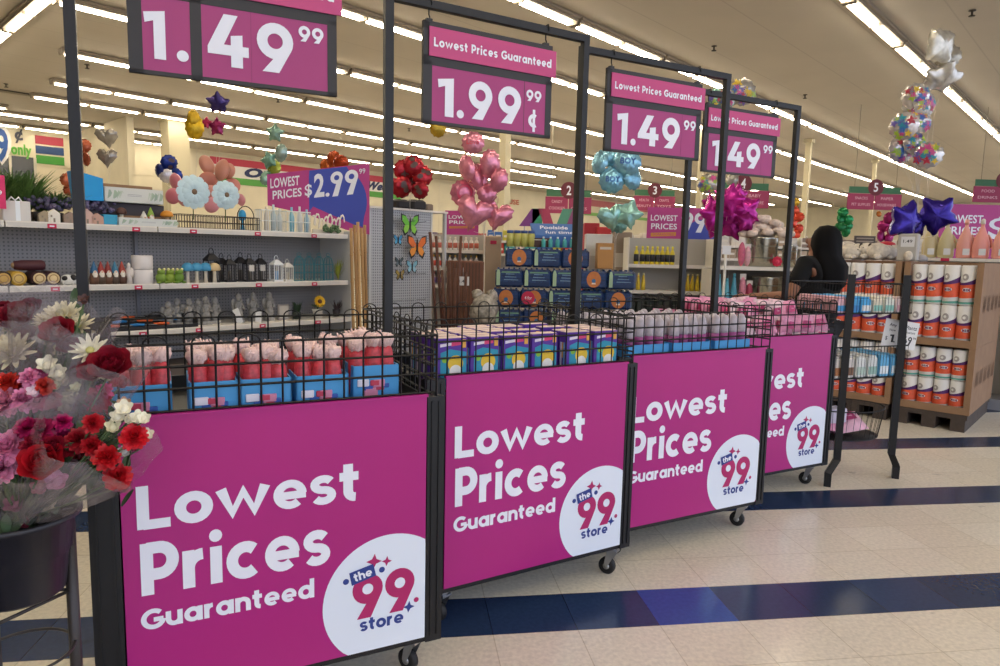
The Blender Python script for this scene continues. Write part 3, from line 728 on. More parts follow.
bouquet('cellophane bouquet topped by a large deep red rose leaning over the candy cart', (30, 520), (98, 365), .075, 1.40, [
    ('rose', 110, 365, 21, '#8c0a24', -.02), ('rose', 92, 372, 14, '#a81c34', .0), ('carnation', 97, 400, 13, '#b8284a', .02), ('carnation', 104, 392, 9, HP, .03),
    ('bud', 76, 388, 5, '#dfe0b4', 0), ('bud', 71, 398, 7, '#dcd9b0', 0), ('bud', 66, 408, 7, '#c9c79c', 0), ('bud', 124, 404, 6, '#c9a07c', 0)])
bouquet('cellophane bouquet of pink, white and red small blooms at the left edge', (6, 520), (24, 390), .085, 1.36, [
    ('carnation', 30, 378, 10, PK, -.02), ('carnation', 40, 374, 8, HP, 0), ('bud', 48, 366, 9, IV, 0), ('bud', 58, 374, 8, IV, .01), ('bud', 55, 384, 7, '#e3e0c2', .01), ('carnation', 45, 386, 9, '#d23b30', -.02),
    ('carnation', 8, 383, 11, '#cf3226', -.01), ('carnation', 20, 384, 8, '#b02a38', .0), ('carnation', 24, 400, 12, PK, -.03), ('carnation', 38, 402, 10, '#d8809c', -.02), ('carnation', 6, 402, 14, '#dd8aa4', -.03), ('carnation', 52, 400, 9, '#c9707c', 0), ('bud', 34, 392, 6, '#f4d9e2', -.03)])
bouquet('cellophane bouquet with a big red gerbera and bright pink carnations at the bucket rim', (16, 520), (30, 450), .09, 1.30, [
    ('carnation', 10, 448, 18, PK, -.01), ('carnation', 2, 468, 16, '#f09ac0', -.02), ('carnation', -6, 450, 14, PK, 0), ('carnation', 28, 428, 12, MG, .0), ('carnation', 42, 430, 12, '#a81450', .01), ('rose', 42, 462, 22, '#b80d20', -.02), ('carnation', 36, 445, 15, '#9c1030', 0),
    ('bud', 57, 482, 10, '#d892b4', 0), ('bud', 40, 488, 8, '#c47c84', .01), ('bud', 15, 505, 9, '#8a4a62', .02), ('rose', 52, 446, 12, '#8c0d28', .0), ('carnation', 18, 436, 10, HP, .02)])
bouquet('cellophane bouquet with red carnations and white buds spreading over the front board', (26, 518), (98, 440), .095, 1.33, [
    ('carnation', 63, 422, 9, '#c81468', .0), ('carnation', 62, 436, 8, '#b0125a', 0), ('carnation', 93, 423, 10, RD, -.02), ('carnation', 134, 437, 13, '#d81828', -.03), ('carnation', 107, 457, 13, '#cf1420', -.03), ('carnation', 118, 477, 13, '#c41422', -.02),
    ('carnation', 78, 440, 12, '#a80f22', -.01), ('carnation', 92, 446, 11, '#b81020', -.02), ('carnation', 70, 448, 10, '#9a1024', .0), ('bud', 124, 409, 8, IV, -.02), ('bud', 118, 417, 7, IV, -.02), ('bud', 113, 427, 7, '#e9e2bd', -.02), ('bud', 138, 418, 7, IV, -.02), ('bud', 144, 419, 6, IV, -.02), ('bud', 129, 420, 5, IV, -.01), ('bud', 147, 435, 6, IV, 0),
    ('bud', 72, 470, 10, '#7c5a5e', .02), ('bud', 124, 452, 6, '#c9c6c0', 0), ('carnation', 84, 430, 8, '#7e1626', .03)])
# dark filler foliage inside the bucket
mb = MB()
for i in range(70):
    a = _rng.random()*6.3; rr = .1*math.sqrt(_rng.random()); R3 = Matrix.Rotation(_rng.random()*6.3, 3, 'Z') @ Matrix.Rotation(-_rng.uniform(.5, 1.3), 3, 'Y')
    petal(mb, (rr*math.cos(a), rr*math.sin(a), _rng.uniform(-.02, .07)), R3, .06, .025, .1, LEAF)
o = mb.build('leafy_filler', loc=(bc.x, bc.y, bz1)); o['kind'] = 'stuff'; tag(o, 'dark green leafy filler in the mouth of the black bucket', 'foliage')
# ------------------------------------------------------------------ tiered wire rack on the right
fl = atz(827, 486, 0); fr = atz(895, 478, 0); W_ = (fr-fl).length; rz = math.atan2(fr.y-fl.y, fr.x-fl.x)
t = thing('wire_rack', 'black three tier wire basket rack beside the farthest cart', 'rack', fl, rz); RW = W_
for x, off in ((.06, -.06), (W_-.05, .05)):
    mb = MB(); n_ = [(x+off, 0, 0), (x+off, 0, .08), (x, 0, .16), (x, 0, 1.27)]
    mb.tube(n_, .028, BLACK, 4, True, False); mb.build('upright', t)
tiers = []
for (ztop, zbot, nm) in ((at(850, 284, fl.y).z, at(850, 314, fl.y).z, 0), (at(850, 348, fl.y).z, at(850, 380, fl.y).z, 0), (at(850, 415, fl.y).z, at(850, 445, fl.y).z, 1)):
    mb = MB(); x0, x1, y0, y1 = -.03 if not nm else .0, W_+.01 if not nm else W_+.0, .0 if not nm else .0, .38
    if nm:
        for (z, s_) in ((ztop, 1), (zbot, .88)): mb.tube([((x0+x1)/2+(x1-x0)/2*s_*math.cos(2*PI*i/28), .19+.2*s_*math.sin(2*PI*i/28), z) for i in range(29)], .004, BLK2, 5, False)
        for i in range(36):
            a = 2*PI*i/36; mb.wire(((x0+x1)/2+(x1-x0)/2*math.cos(a), .19+.2*math.sin(a), ztop), ((x0+x1)/2+(x1-x0)/2*.88*math.cos(a), .19+.176*math.sin(a), zbot), .0014, BLK2)
        mb.lathe([(0, 0), ((x1-x0)/2*.88, 0), ((x1-x0)/2*.88, .004), (0, .004)], BLK2, ((x0+x1)/2, .19, zbot-.002), 28, sy=.2/((x1-x0)/2))
    else:
        for z in (ztop, zbot):
            mb.tube([(x0, y0, z), (x1, y0, z), (x1, y1, z), (x0, y1, z), (x0, y0, z)], .004, BLK2, 4, False, False)
        for y in (y0, y1):
            for i in range(25): x = x0+(x1-x0)*i/24; mb.wire((x, y, zbot), (x, y, ztop), .0013, BLK2)
        for x in (x0, x1):
            for i in range(17): y = y0+(y1-y0)*i/16; mb.wire((x, y, zbot), (x, y, ztop), .0013, BLK2)
        mb.box(x0, x1, y0, y1, zbot-.003, zbot, BLK2)
    mb.build('basket', t); tiers.append((x0, x1, y0, y1, zbot))
def inR(x, y, z): return fl + Vector((math.cos(rz)*x-math.sin(rz)*y, math.sin(rz)*x+math.cos(rz)*y, z))
rp = None; rng = random.Random(4)
def rpack(h, c1, c2, w=.075):
    mb = MB(); mb.rbox(0, w, 0, .06, 0, h, c1, .006); mb.box(.004, w-.004, -.001, .002, h*.15, h*.55, c2); mb.rbox(.01, w-.01, .005, .055, h, h+.012, c1, .004); return mb
specs = [[('#e9b9c4', '#4aa0d8'), ('#4aa0d8', '#3a84c4'), ('#52aee4', '#e9e6e2'), ('#e6dcc6', '#8cc6b8'), ('#dfe2d6', '#8cc6b8'), ('#e6d0d0', '#d8a6b0')], [('#e4dcd4', '#b8794e'), ('#d8d2cc', '#7c5a44'), ('#e2e4e0', '#bcd0c4'), ('#e2e4e0', '#9cc0b4'), ('#69b7e2', '#e8f0f4'), ('#69b7e2', '#e8f0f4')]]
for ti in (0, 1):
    x0, x1, y0, y1, zb_ = tiers[ti]
    for c, (a_, b_) in enumerate(specs[ti]):
        src = rpack(.085 if ti == 0 else .12, M(a_), M(b_)).build('snack_pack')
        wd = ['pink', 'blue', 'blue and white', 'cream', 'pale green', 'pale pink'][c] if ti == 0 else ['tan and white', 'brown and white', 'pale', 'pale green', 'sky blue', 'sky blue'][c]
        pos = ['leftmost', 'second', 'third', 'fourth', 'fifth', 'rightmost'][c]
        tag(src, f'{wd} pack column, {pos} in the {"top" if ti == 0 else "middle"} rack basket, front pack', 'pack')
        src.location = inR(x0+.012+(x1-x0-.03)*c/6, y0+.012, zb_+.001); src.rotation_euler.z = rz
        for r_ in range(1, 5): o = dup(src, inR(x0+.012+(x1-x0-.03)*c/6, y0+.012+.066*r_, zb_+.001)); o['label'] = f'{wd} pack behind the front pack, {pos} column of the {"top" if ti == 0 else "middle"} rack basket'; o['group'] = f'{pos} column packs {ti}'.replace(' 0', ' in the top rack basket').replace(' 1', ' in the middle rack basket')
x0, x1, y0, y1, zb_ = tiers[2]
for i, (u, v_, hx, sx, lb) in enumerate(((.30, .12, '#e89ab8', .13, 'pink crinkled bag lying in the bottom rack basket'), (.52, .10, '#f0bcd0', .12, 'pale pink bag at the right of the bottom rack basket'), (.15, .2, '#8cc0dc', .09, 'blue bag at the left of the bottom rack basket'), (.6, .22, '#e9b0c8', .12, 'pink bag at the back of the bottom rack basket'))):
    p = packet(M(hx, .4, noise=.2, scale=40)).build('soft_bag'); tag(p, lb, 'bag'); p.location = inR(x0+(x1-x0)*(u*.8+.1), y0+v_, zb_+.035); p.rotation_euler = (-1.1, .2*(-1)**i, rz+.3*(-1)**i); p.scale = (sx*13, 2.2, 1.7)
mb = MB(); mb.rbox(0, .14, 0, .09, 0, .09, M('#d8cfe0'), .004); tag(mb.build('carton', loc=inR(.1, .12, zb_+.09), rotz=rz), 'lilac white carton standing on the bags in the bottom rack basket', 'carton')
# price card on the rack
pa = at(886.5, 318, fr.y+.02); t = thing('price_card', 'white paper price card reading 1.49 clipped to the rack post', 'price card', pa, math.radians(8))
q = 1/FPX*pa.y
mb = MB(); mb.T = Matrix.Rotation(math.radians(8), 4, 'Y'); mb.box(0, 38*q, -.001, .001, -28*q, 0, M('#e4e2e0', .6)); pcard = mb.build('card', t)
mb = MB(); mb.T = Matrix.Rotation(math.radians(8), 4, 'Y'); K = M('#23232b'); mb.text('Any', 5*q, 13*q, -8*q, -4*q, -.0015, K, .01); mb.build('card_word', pcard); mb = MB(); mb.T = Matrix.Rotation(math.radians(8), 4, 'Y'); mb.text('Plantz', 23.5*q, 36*q, -8*q, -4*q, -.0015, K, .01); mb.build('card_word', pcard); mb = MB(); mb.T = Matrix.Rotation(math.radians(8), 4, 'Y'); mb.text('Now', 6*q, 13*q, -12*q, -9.5*q, -.0015, K, .005); mb.build('card_word', pcard); mb = MB(); mb.T = Matrix.Rotation(math.radians(8), 4, 'Y'); mb.text('Guarant', 23.5*q, 35*q, -12*q, -9.5*q, -.0015, K, .005); mb.build('card_word', pcard); mb = MB(); mb.T = Matrix.Rotation(math.radians(8), 4, 'Y'); mb.text('$', 3*q, 5.5*q, -22*q, -17.5*q, -.0015, K, .01)
one(8*q, -23*q, 12.5*q, -15*q, mb, -.0015, K); mb.disc(13.5*q, -22.3*q, .8*q, -.0015, K, 10); four(23*q, -23*q, 28*q, -15*q, mb, -.0015, K); nine(28.5*q, -23*q, 33*q, -15*q, mb, -.0015, K); mb.text('99', 34*q, 37.3*q, -17.5*q, -15*q, -.0015, K, .01); mb.build('card_lettering', pcard)
mb = MB(); mb.box(15*q, 20*q, -.03, .002, -2*q, 2*q, BLK2); mb.build('clip', t)
# ------------------------------------------------------------------ cardboard bins of paper towels
S0 = 6.46
TWW = mat('towel_white', '#e9e7e4', .6); TWO = mat('towel_orange', '#e5603c', .5, noise=.12, scale=30); TWP = mat('towel_purple', '#54246c', .5); TWT = mat('towel_teal', '#5ea898', .5)
def towel():
    t = thing('paper_towel_roll', 'wrapped white paper towel roll with orange and purple label, in a cardboard bin', 'paper towel', (0, 0, 0), 0, 'paper towel rolls in the cardboard bins')
    mb = MB(); r = .062; mb.lathe([(.0, .0), (.05, .0), (r, .006), (r, .268), (.052, .275), (.022, .272), (.02, .25), (0, .25)], TWW, n=24); b_ = mb.build('roll', t)
    mb = MB()
    for (z0, z1, mt, k, tilt) in ((.055, .15, TWO, 0, .012), (.15, .182, TWP, .0004, .026), (.145, .165, TWO, .0002, .02), (.012, .028, TWT, 0, .004)):
        n = 24; vs = []
        for i in range(n+1):
            a = 2*PI*i/n; dz = tilt*math.sin(a+2.2); q = r+.0006+k; vs += [(q*math.cos(a), q*math.sin(a), z0+dz*.4), (q*math.cos(a), q*math.sin(a), z1+dz)]
        mb.add(vs, [(2*i, 2*i+2, 2*i+3, 2*i+1) for i in range(n)], mt, True)
    # oval badge and lettering block on the front (local -x side)
    for (zc, zr, ar, mt, k) in ((.195, .024, .40, M('#a8a2a0'), .0012), (.108, .014, .55, M('#f0ecea'), .0012)):
        vs = [(-(r+k+.0006)*math.cos(0), 0, zc)]
        for i in range(17):
            a = 2*PI*i/16; th_ = ar*math.cos(a)+(.25 if zc > .15 else 0); vs.append((-(r+k+.0006)*math.cos(th_), (r+k+.0006)*math.sin(th_), zc+zr*math.sin(a)))
        mb.add(vs, [(0, i+1, i+2) for i in range(16)], mt)
    for i in range(5):
        a0 = -.42+.18*i; vs = [(-(r+.0032)*math.cos(a_), (r+.0032)*math.sin(a_), z_) for (a_, z_) in ((a0, .098), (a0+.1, .098), (a0+.13, .117), (a0+.03, .117))]; mb.add(vs, [(0, 1, 2, 3)], TWP)
    mb.build('printed_label', b_)
    return t
tw = towel(); tw_used = False
def bin_(label, d_right, d_left, z0, z1, depth, rows_):
    """front face on the plane s=S0, spanning d (smaller d = right in the photo)"""
    global tw_used
    t = thing('cardboard_bin', label, 'cardboard bin', R(S0, d_left, z0), RROT-PI/2)
    # local x: -d direction (to the right), local y: +s (back)
    W = d_left-d_right; H = z1-z0; th = .008; rim = .05
    mb = MB(); mb.box(0, rim*.9, 0, th, 0, H, CARD); mb.box(W-rim*.9, W, 0, th, 0, H, CARD); mb.box(rim*.9, W-rim*.9, 0, th, 0, .06, CARD); mb.build('front_wall', t)
    mb = MB(); mb.box(0, W, depth-th, depth, 0, H, CARD); mb.box(0, th, th, depth, 0, H, CARD); mb.build('back_wall', t)
    mb = MB(); mb.box(W-th, W, th, depth-th, 0, H, CARD)
    for zz, hh in ((H*.5, .16),):
        for i in range(5):
            y = .12+.2*i
            for j in range(7): mb.add([(W+.0008, y+.02*j, zz-hh/2+random.uniform(0, .05)), (W+.0008, y+.02*j+.012, zz-hh/2+.03), (W+.0008, y+.02*j+.012, zz+hh/2-random.uniform(0, .06)), (W+.0008, y+.02*j+.004, zz+hh/2)], [(0, 1, 2, 3)], CARDD)
    mb.build('printed_side', t)
    mb = MB(); mb.box(th, W-th, th, depth-th, .0, .012, CARD); mb.build('bin_floor', t)
    n = 4 if W < .8 else 5; st = (W-rim*1.8)/n; w0 = rim*.9; print('BIN', W, H, st)
    for r_ in range(2):
        for c in range(n+0):
            for dp in (0,):
                o = tw if not tw_used else dup(tw); tw_used = True
                x = w0+st/2+st*c; y = th+.066; o.scale = (min(1, st/.126),)*2+((H-.02)/.565,)
                p = R(S0+y, d_left-x, z0+.013+.277*(H-.02)/.565*r_); o.location = p; o.rotation_euler.z = RROT-PI/2+PI/2+random.uniform(-.4, .4)
    return t
e = sd(onS(985, 262, S0))[1]; e2 = sd(onS(905, 262, S0))[1]; e3 = sd(onS(829, 262, S0))[1]; e4 = sd(onS(893, 414, S0))[1]
zt_ = onS(940, 262, S0).z
SPL = onS(940, 346, S0).z
bin_('upper right cardboard bin of paper towel rolls under the detergent jugs', e, e2, SPL, zt_, 1.1, 2)
bin_('lower right cardboard bin of paper towel rolls standing on the pallet', e, e2, .14, SPL-.002, 1.1, 2)
bin_('upper left cardboard bin of paper towel rolls, behind the wire rack', e2+.02, e3, SPL, zt_, 1.1, 2)
bin_('lower left cardboard bin of paper towel rolls, behind the wire rack', e2+.02, e3, .14, SPL-.002, 1.1, 2)
for (a_, b_, lb) in ((e, e2, 'dark wooden pallet under the right cardboard bins'), (e2+.02, e3, 'dark wooden pallet under the left cardboard bins')):
    t = thing('pallet', lb, 'pallet', R(S0, b_, 0), RROT-PI/2); W = b_-a_; PW = mat('pallet_wood', '#4a3f38', .8, noise=.15)
    for x in (0.02, W/2-.05, W-.12): mb = MB(); mb.box(x, x+.1, .0, 1.1, 0, .10, PW); mb.build('block', t)
    mb = MB(); mb.box(0.01, W-.01, 0, 1.1, .10, .136, PW); mb.build('deck_board', t)
# ------------------------------------------------------------------ left shelving run (front on the plane d = 5.08)
GD = 5.08
def gpos(px, py, dback=0):        # point on the shelving at a depth behind its front
    return onD(px, py, GD+dback)
Z1, Z2, Z3 = 1.475, 1.075, .755
TAGR = mat('shelf_tag_red', '#c8274f', .5)
secs = [(.0, 1.02), (1.02, 1.91), (1.91, 3.50)]
slb = ['grey pegboard shelving section at the far left holding ferns and rolled logs', 'grey pegboard shelving section behind the left sign post', 'grey pegboard shelving section with lanterns and white daisies']
for i, (s0, s1) in enumerate(secs):
    t = thing('shelving_unit', slb[i], 'shelving', R(s0, GD, 0), RROT); W = s1-s0
    mb = MB(); mb.box(.0, W-.004, .45, .48, .1, Z1+.005, PEG); mb.build('back_panel', t)
    for z, y0, nm in ((Z1, 0, 'shelf'), (Z2, 0, 'shelf'), (Z3, -.05, 'shelf'), (.16, -.1, 'base_shelf')):
        mb = MB(); mb.box(.002, W-.006, y0+.012, .45, z-.012, z, CREAM); mb.box(.002, W-.006, y0, y0+.012, z-.036, z+.003, CREAM); mb.box(.002, W-.006, y0-.002, y0, z-.030, z-.006, mat('price_rail', '#d7d2ca', .35))
        sh = mb.build(nm, t)
        if z > .5:
            mb = MB(); 
            for k in range(2 if W < 1.2 else 3):
                mb = MB(); x = .22+.5*k; mb.box(x, x+.05, y0-.004, y0-.002, z-.036, z-.008, TAGR); mb.box(x+.012, x+.038, y0-.0046, y0-.004, z-.026, z-.018, WHT); mb.build('shelf_tag', sh)
    mb = MB(); mb.box(0, .0+W-.004, -.08, .45, .0, .12, GREYP); mb.build('kick_plate', t)
    mb = MB(); mb.box(-.012, .012, .42, .449, 0, Z1+.004, GREYP); mb.build('upright', t)
mb = MB(); mb.box(0, .03, -.02, .48, .0, Z1+.03, mat('end_panel_white', '#c9cbd0', .5)); tag(mb.build('gondola_side_board', loc=R(3.505, GD, 0), rotz=RROT), 'light grey end panel closing the right end of the left shelving run', 'panel')
def G(name, label, cat, px, z, dd, mbs, group=None, rot=0, parts=None, src=None):
    """stand something on the shelving: pixel column px, shelf height z, depth dd behind the front edge"""
    p = onD(px, 250, GD+dd); loc = Vector((p.x, p.y, z+.001))
    if src is not None: o = dup(src, loc, RROT+rot, label); return o
    if isinstance(mbs, list):
        o = thing(name, label, cat, loc, RROT+rot, group)
        for nm, m_ in mbs: m_.build(nm, o)
    else: o = tag(mbs.build(name, loc=loc, rotz=RROT+rot), label, cat, group)
    return o
U = lambda px0, px1, dd=.1: (onD(px1, 250, GD+dd)-onD(px0, 250, GD+dd)).length
rng = random.Random(12)
# --- top shelf
def plant(h, r, n, c1, w=.012, arch=.5):
    mb = MB()
    for i in range(n):
        a = rng.random()*6.3; L = h*rng.uniform(.6, 1); q = r*rng.uniform(.3, 1); pts = []
        for k in range(5):
            u = k/4; pts.append((q*math.cos(a)*u**1.4, q*math.sin(a)*u**1.4, L*(u-arch*.35*u*u)))
        vs = []
        for k, p in enumerate(pts):
            ww = w*math.sin(PI*(.15+.8*k/4)); vs += [(p[0]-ww*math.sin(a), p[1]+ww*math.cos(a), p[2]), (p[0]+ww*math.sin(a), p[1]-ww*math.cos(a), p[2])]
        mb.add(vs, [(2*k, 2*k+1, 2*k+3, 2*k+2) for k in range(4)], c1, True)
    return mb
FERN = mat('fern_green', '#587a38', .7, noise=.35, scale=30)
for i, px in enumerate((2, 16, 30, 44, 58)):
    pot = MB(); pot.lathe([(0, 0), (.035, 0), (.045, .07), (.04, .07), (.038, .06), (0, .06)], M('#5a5046'), n=14)
    pl = plant(.36-(.16 if i > 2 else 0), .26, 170, FERN, .006, .6); pl.T = Matrix()
    for k_, v_ in enumerate(pl.v): pl.v[k_] = (v_[0], v_[1], v_[2]+.05)
    G('potted_fern', ['bushy green fern at the left end of the top shelf', 'second green fern on the top shelf, behind the white gift box', 'third green fern on the top shelf, right of the white gift box', 'low green fern behind the small white house', 'lowest green fern beside the left sign post'][i], 'plant', px, Z1, .26+.03*(i % 2), [('pot', pot), ('fronds', pl)])
mb = MB(); w_ = U(5, 33, .06); mb.rbox(0, w_, 0, .12, 0, .125, M('#d9d6d2'), .004); rb = MB(); rb.box(w_*.45, w_*.62, -.0015, 0, 0, .125, M('#eef4f8', .3)); rb.tube([(w_*.3, .06, .128), (w_*.4, .05, .15), (w_*.53, .05, .13), (w_*.66, .05, .15), (w_*.76, .06, .128)], .006, M('#eef4f8', .3), 6)
G('gift_box', 'white gift box with a pale ribbon bow on the top shelf', 'gift box', 5, Z1, .05, [('carton', mb), ('ribbon', rb)])
pinkc = MB(); pinkc.box(-.1, .03, 0, .004, .07, .27, M('#e2336f')); pinkc.box(-.06, -.05, .004, .01, 0, .1, BLK2); pinkc.text('99', -.03, .012, .15, .18, -.001, WHT, .02)
G('shelf_card', 'bright pink price card standing at the left end of the top shelf', 'card', 3, Z1, -.0, pinkc)
def house(w, h, c1):
    mb = MB(); mb.add([(0, 0, 0), (w, 0, 0), (w, 0, h*.68), (w/2, 0, h), (0, 0, h*.68), (0, .04, 0), (w, .04, 0), (w, .04, h*.68), (w/2, .04, h), (0, .04, h*.68)], [(0, 1, 2, 3, 4), (9, 8, 7, 6, 5), (0, 5, 6, 1), (1, 6, 7, 2), (2, 7, 8, 3), (3, 8, 9, 4), (4, 9, 5, 0)], c1)
    d_ = MB(); d_.box(w*.42, w*.58, -.001, .002, 0, h*.32, M('#8d8070')); d_.box(w*.2, w*.34, -.001, .002, h*.4, h*.55, M('#8d8070')); return [('walls', mb), ('door', d_)]
for px, hx, h, nm in ((41, '#a8987c', .075, 'tan'), (50, '#e9e4d8', .088, 'white'), (66, '#9a8474', .075, 'brown'), (83, '#d9b4a8', .1, 'pink'), (93, '#c9a08e', .075, 'dusty rose')):
    G('wooden_house', f'small {nm} wooden toy house on the top shelf near the left sign post', 'ornament', px, Z1, .04, house(U(px, px+12, .04), h, M(hx)))
for i, px in enumerate((42, 58, 74, 90, 104)):
    pot = MB(); pot.lathe([(0, 0), (.03, 0), (.036, .07), (0, .07)], M('#3c3a3c'), n=10); fl_ = MB()
    for k in range(40):
        a = rng.random()*6.3; q = .075*math.sqrt(rng.random()); fl_.ell((q*math.cos(a), q*math.sin(a), .09+.07*rng.random()), .014, .014, .014, M(rng.choice(['#5c5870', '#6a6488', '#4c4a62', '#726484'])), 6, 4)
    G('dried_flowers', ['dusky violet dried flowers in a pot, leftmost of the row', 'dusky violet dried flowers behind the white toy house', 'dusky violet dried flowers behind the brown toy house', 'dusky violet dried flowers behind the pink toy house', 'dusky violet dried flowers left of the cardboard tray'][i], 'flowers', px, Z1, .17, [('pot', pot), ('blooms', fl_)])
bb = MB(); w_ = U(81, 106, .1); bb.add([(0, 0, 0), (w_, 0, 0), (w_*1.0, 0, .15), (-.02, 0, .19), (0, .15, 0), (w_, .15, 0), (w_, .15, .15), (-.02, .15, .19)], [(0, 1, 2, 3), (5, 4, 7, 6), (4, 0, 3, 7), (1, 5, 6, 2), (0, 4, 5, 1)], M('#0f9adf', .4))
o = G('blue_bin', 'bright blue plastic bin raised beside the open cardboard tray', 'bin', 81, Z1+.16, .1, bb)
def ptray(w, d, h):
    mb = MB(); K = M('#d9dcd8'); mb.box(0, w, 0, .004, 0, h, K); mb.box(0, .004, 0, d, 0, h, K); mb.box(w-.004, w, 0, d, 0, h, K); mb.box(0, w, d-.004, d, 0, h*1.35, CARD); mb.box(0, w, 0, d, 0, .004, K)
    dd_ = MB(); 
    for k in range(16):
        x = rng.choice([rng.random()*.25, .72+rng.random()*.25])*w; dd_.poly([(x, h*.2), (x+.02, h*(.3+.5*rng.random())), (x+.03, h*.6), (x+.01, h*.8)], -.0005-.0001*k, M(rng.choice(['#a9bfa8', '#c2cdbf', '#9fb4a4'])))
    for j in range(2): dd_.box(w*.38, w*.62, -.0008, 0, h*(.55-.1*j), h*(.58-.1*j), M('#a7a9ae'))
    return [('tray_walls', mb), ('leaf_print', dd_)]
box1 = G('display_tray', 'open white display tray with green leaf print and kraft inside, on the raised row', 'tray', 107, Z1+.16, .1, ptray(U(107, 165, .1), .2, .10))
mb = MB(); w_ = U(82, 165, .2); mb.rbox(0, w_, 0, .14, 0, .158, M('#4a4348'), .004); G('carton', 'dark carton holding up the blue bin and the leaf print tray', 'carton', 82, Z1, .16, mb)
mb = MB(); mb.rbox(0, U(105, 119, .05), 0, .08, 0, .07, M('#3aa0c8'), .004); G('carton', 'small sky blue carton at the front of the top shelf', 'carton', 105, Z1, .04, mb)
G('display_tray', 'long flat white display tray with leaf print and round red tag, holding garden ornaments', 'tray', 120, Z1, .02, ptray(U(120, 178, .02), .13, .055))
def gnome(hat, body, h=.11, lean=0):
    a = MB(); a.lathe([(.0, 0), (.028, .002), (.032, h*.25), (.024, h*.48), (.014, h*.52), (0, h*.53)], body, n=12); a.ell((0, -.018, h*.42), .017, .014, h*.2, M('#eee6d8'), 8, 6); a.ell((0, -.028, h*.55), .006, .006, .006, M('#e2ae8a'), 6, 4)
    b = MB(); b.lathe([(.026, h*.5), (.022, h*.62), (.012, h*.82), (.003, h), (0, h*1.01)], hat, n=12); return [('figure', a), ('hat', b)]
def mush(capc, h=.09, stemc='#e8ddc8', r=.035):
    a = MB(); a.lathe([(0, 0), (.016, 0), (.011, h*.3), (.012, h*.65), (0, h*.66)], M(stemc), n=12); b = MB(); b.lathe([(0, h*.58), (r*.8, h*.6), (r, h*.68), (r*.8, h*.88), (r*.4, h*.98), (0, h)], M(capc), n=14); return [('stem', a), ('cap', b)]
for px, f in ((121, mush('#5a3a30', .12)), ):
    G('mushroom_ornament', 'dark brown mushroom ornament standing in the long leaf print tray', 'ornament', px+2, Z1+.006, .09, f)
G('mushroom_ornament', 'orange capped mushroom ornament at the right end of the long leaf print tray', 'ornament', 168, Z1+.006, .08, mush('#e0932e', .115, '#d8b48c', .045))
G('garden_gnome', 'small gnome with green hat in the long leaf print tray', 'ornament', 152, Z1+.006, .08, gnome(M('#8fb04a'), M('#c9714a'), .13))
G('garden_gnome', 'small gnome with white hat beside the green hatted gnome', 'ornament', 145, Z1+.006, .06, gnome(M('#e6e2d8'), M('#e6e0d6'), .10))
# large daisies & pink
def bigdaisy(r, c1, c2):
    st = MB(); st.tube([(0, 0.01, 0), (.0, .01, .15), (0, 0, .2)], .004, GRN, 6); a = MB()
    for ring, (n, rr, y) in enumerate(((12, 1, 0), (11, .72, -.012))):
        for k in range(n):
            an = 2*PI*k/n+ring*.28; L = r*rr; pts = []
            for (u, w_) in ((.18, .06), (.45, .17), (.75, .25), (.93, .2), (1.0, 0.02)):
                pts.append((u, w_))
            cc = math.cos(an); ss = math.sin(an); vs = []
            for (u, w_) in pts: vs += [(L*u*cc-L*w_*ss, y-.012*math.sin(PI*u), .2+L*u*ss+L*w_*cc), (L*u*cc, y-.02*math.sin(PI*u), .2+L*u*ss), (L*u*cc+L*w_*ss, y-.012*math.sin(PI*u), .2+L*u*ss-L*w_*cc)]
            fs = []
            for i in range(4): b = 3*i; fs += [(b, b+3, b+4, b+1), (b+1, b+4, b+5, b+2)]
            a.add(vs, fs, c1, True)
    b_ = MB(); b_.ell((0, -.02, .2), r*.17, .012, r*.17, c2, 12, 6); return [('stem', st), ('petals', a), ('centre', b_)]
WB = mat('daisy_pale_blue', '#c9e2ea', .5, noise=.06)
pz = onD(195, 192, GD+.06).z-.2-Z1; 
def dz(px, py, dd, r, lb):
    o = G('fabric_daisy', lb, 'flower', px, Z1, dd, bigdaisy(r, WB, M('#7c6148'))); o.location.z = max(Z1, onD(px, py, GD+dd).z-.2); return o
d1 = dz(195, 192, .03, .125, 'large pale blue fabric daisy, left of the pair on the top shelf'); d2 = dz(227, 195, .02, .11, 'large pale blue fabric daisy, right of the pair on the top shelf')
PKB = mat('pink_balloon_latex', '#d99a90', .35); PKB2 = mat('pink_soft', '#dc8f9c', .4)
# dark wire basket
def wbasket(w, d, h, mt, n=9, handle=False):
    a = MB()
    for z in (.003, h*.5, h): a.tube([(0, 0, z), (w, 0, z), (w, d, z), (0, d, z), (0, 0, z)], .003, mt, 4, False, False)
    for i in range(n+1):
        x = w*i/n; a.wire((x, 0, 0), (x, 0, h), .0018, mt); a.wire((x, d, 0), (x, d, h), .0018, mt); a.wire((x, 0, .002), (x, d, .002), .0018, mt)
    for i in range(5): y = d*i/5; a.wire((0, y, 0), (0, y, h), .0018, mt); a.wire((w, y, 0), (w, y, h), .0018, mt)
    L = [('wire_body', a)]
    if handle:
        b = MB(); b.tube([(w/2-w*.42*math.cos(PI*k/8), d/2, h+h*.9*math.sin(PI*k/8)) for k in range(9)], .004, mt, 5, False); L.append(('handle', b))
    return L
DB = mat('basket_dark', '#33282a', .5)
G('wire_basket', 'long dark wire basket under the pale blue daisies', 'basket', 180, Z1, .03, wbasket(U(180, 238, .03), .2, .10, DB, 22))
G('wire_basket', 'black wire basket with a hooped handle beside the blue ornament', 'basket', 240, Z1, .03, wbasket(U(240, 260, .03), .12, .10, BLK2, 9, True))
G('wire_basket', 'white wire basket holding pale bottles on the top shelf', 'basket', 262, Z1, .03, wbasket(U(262, 282, .03), .1, .17, M('#dfe4e4'), 9))
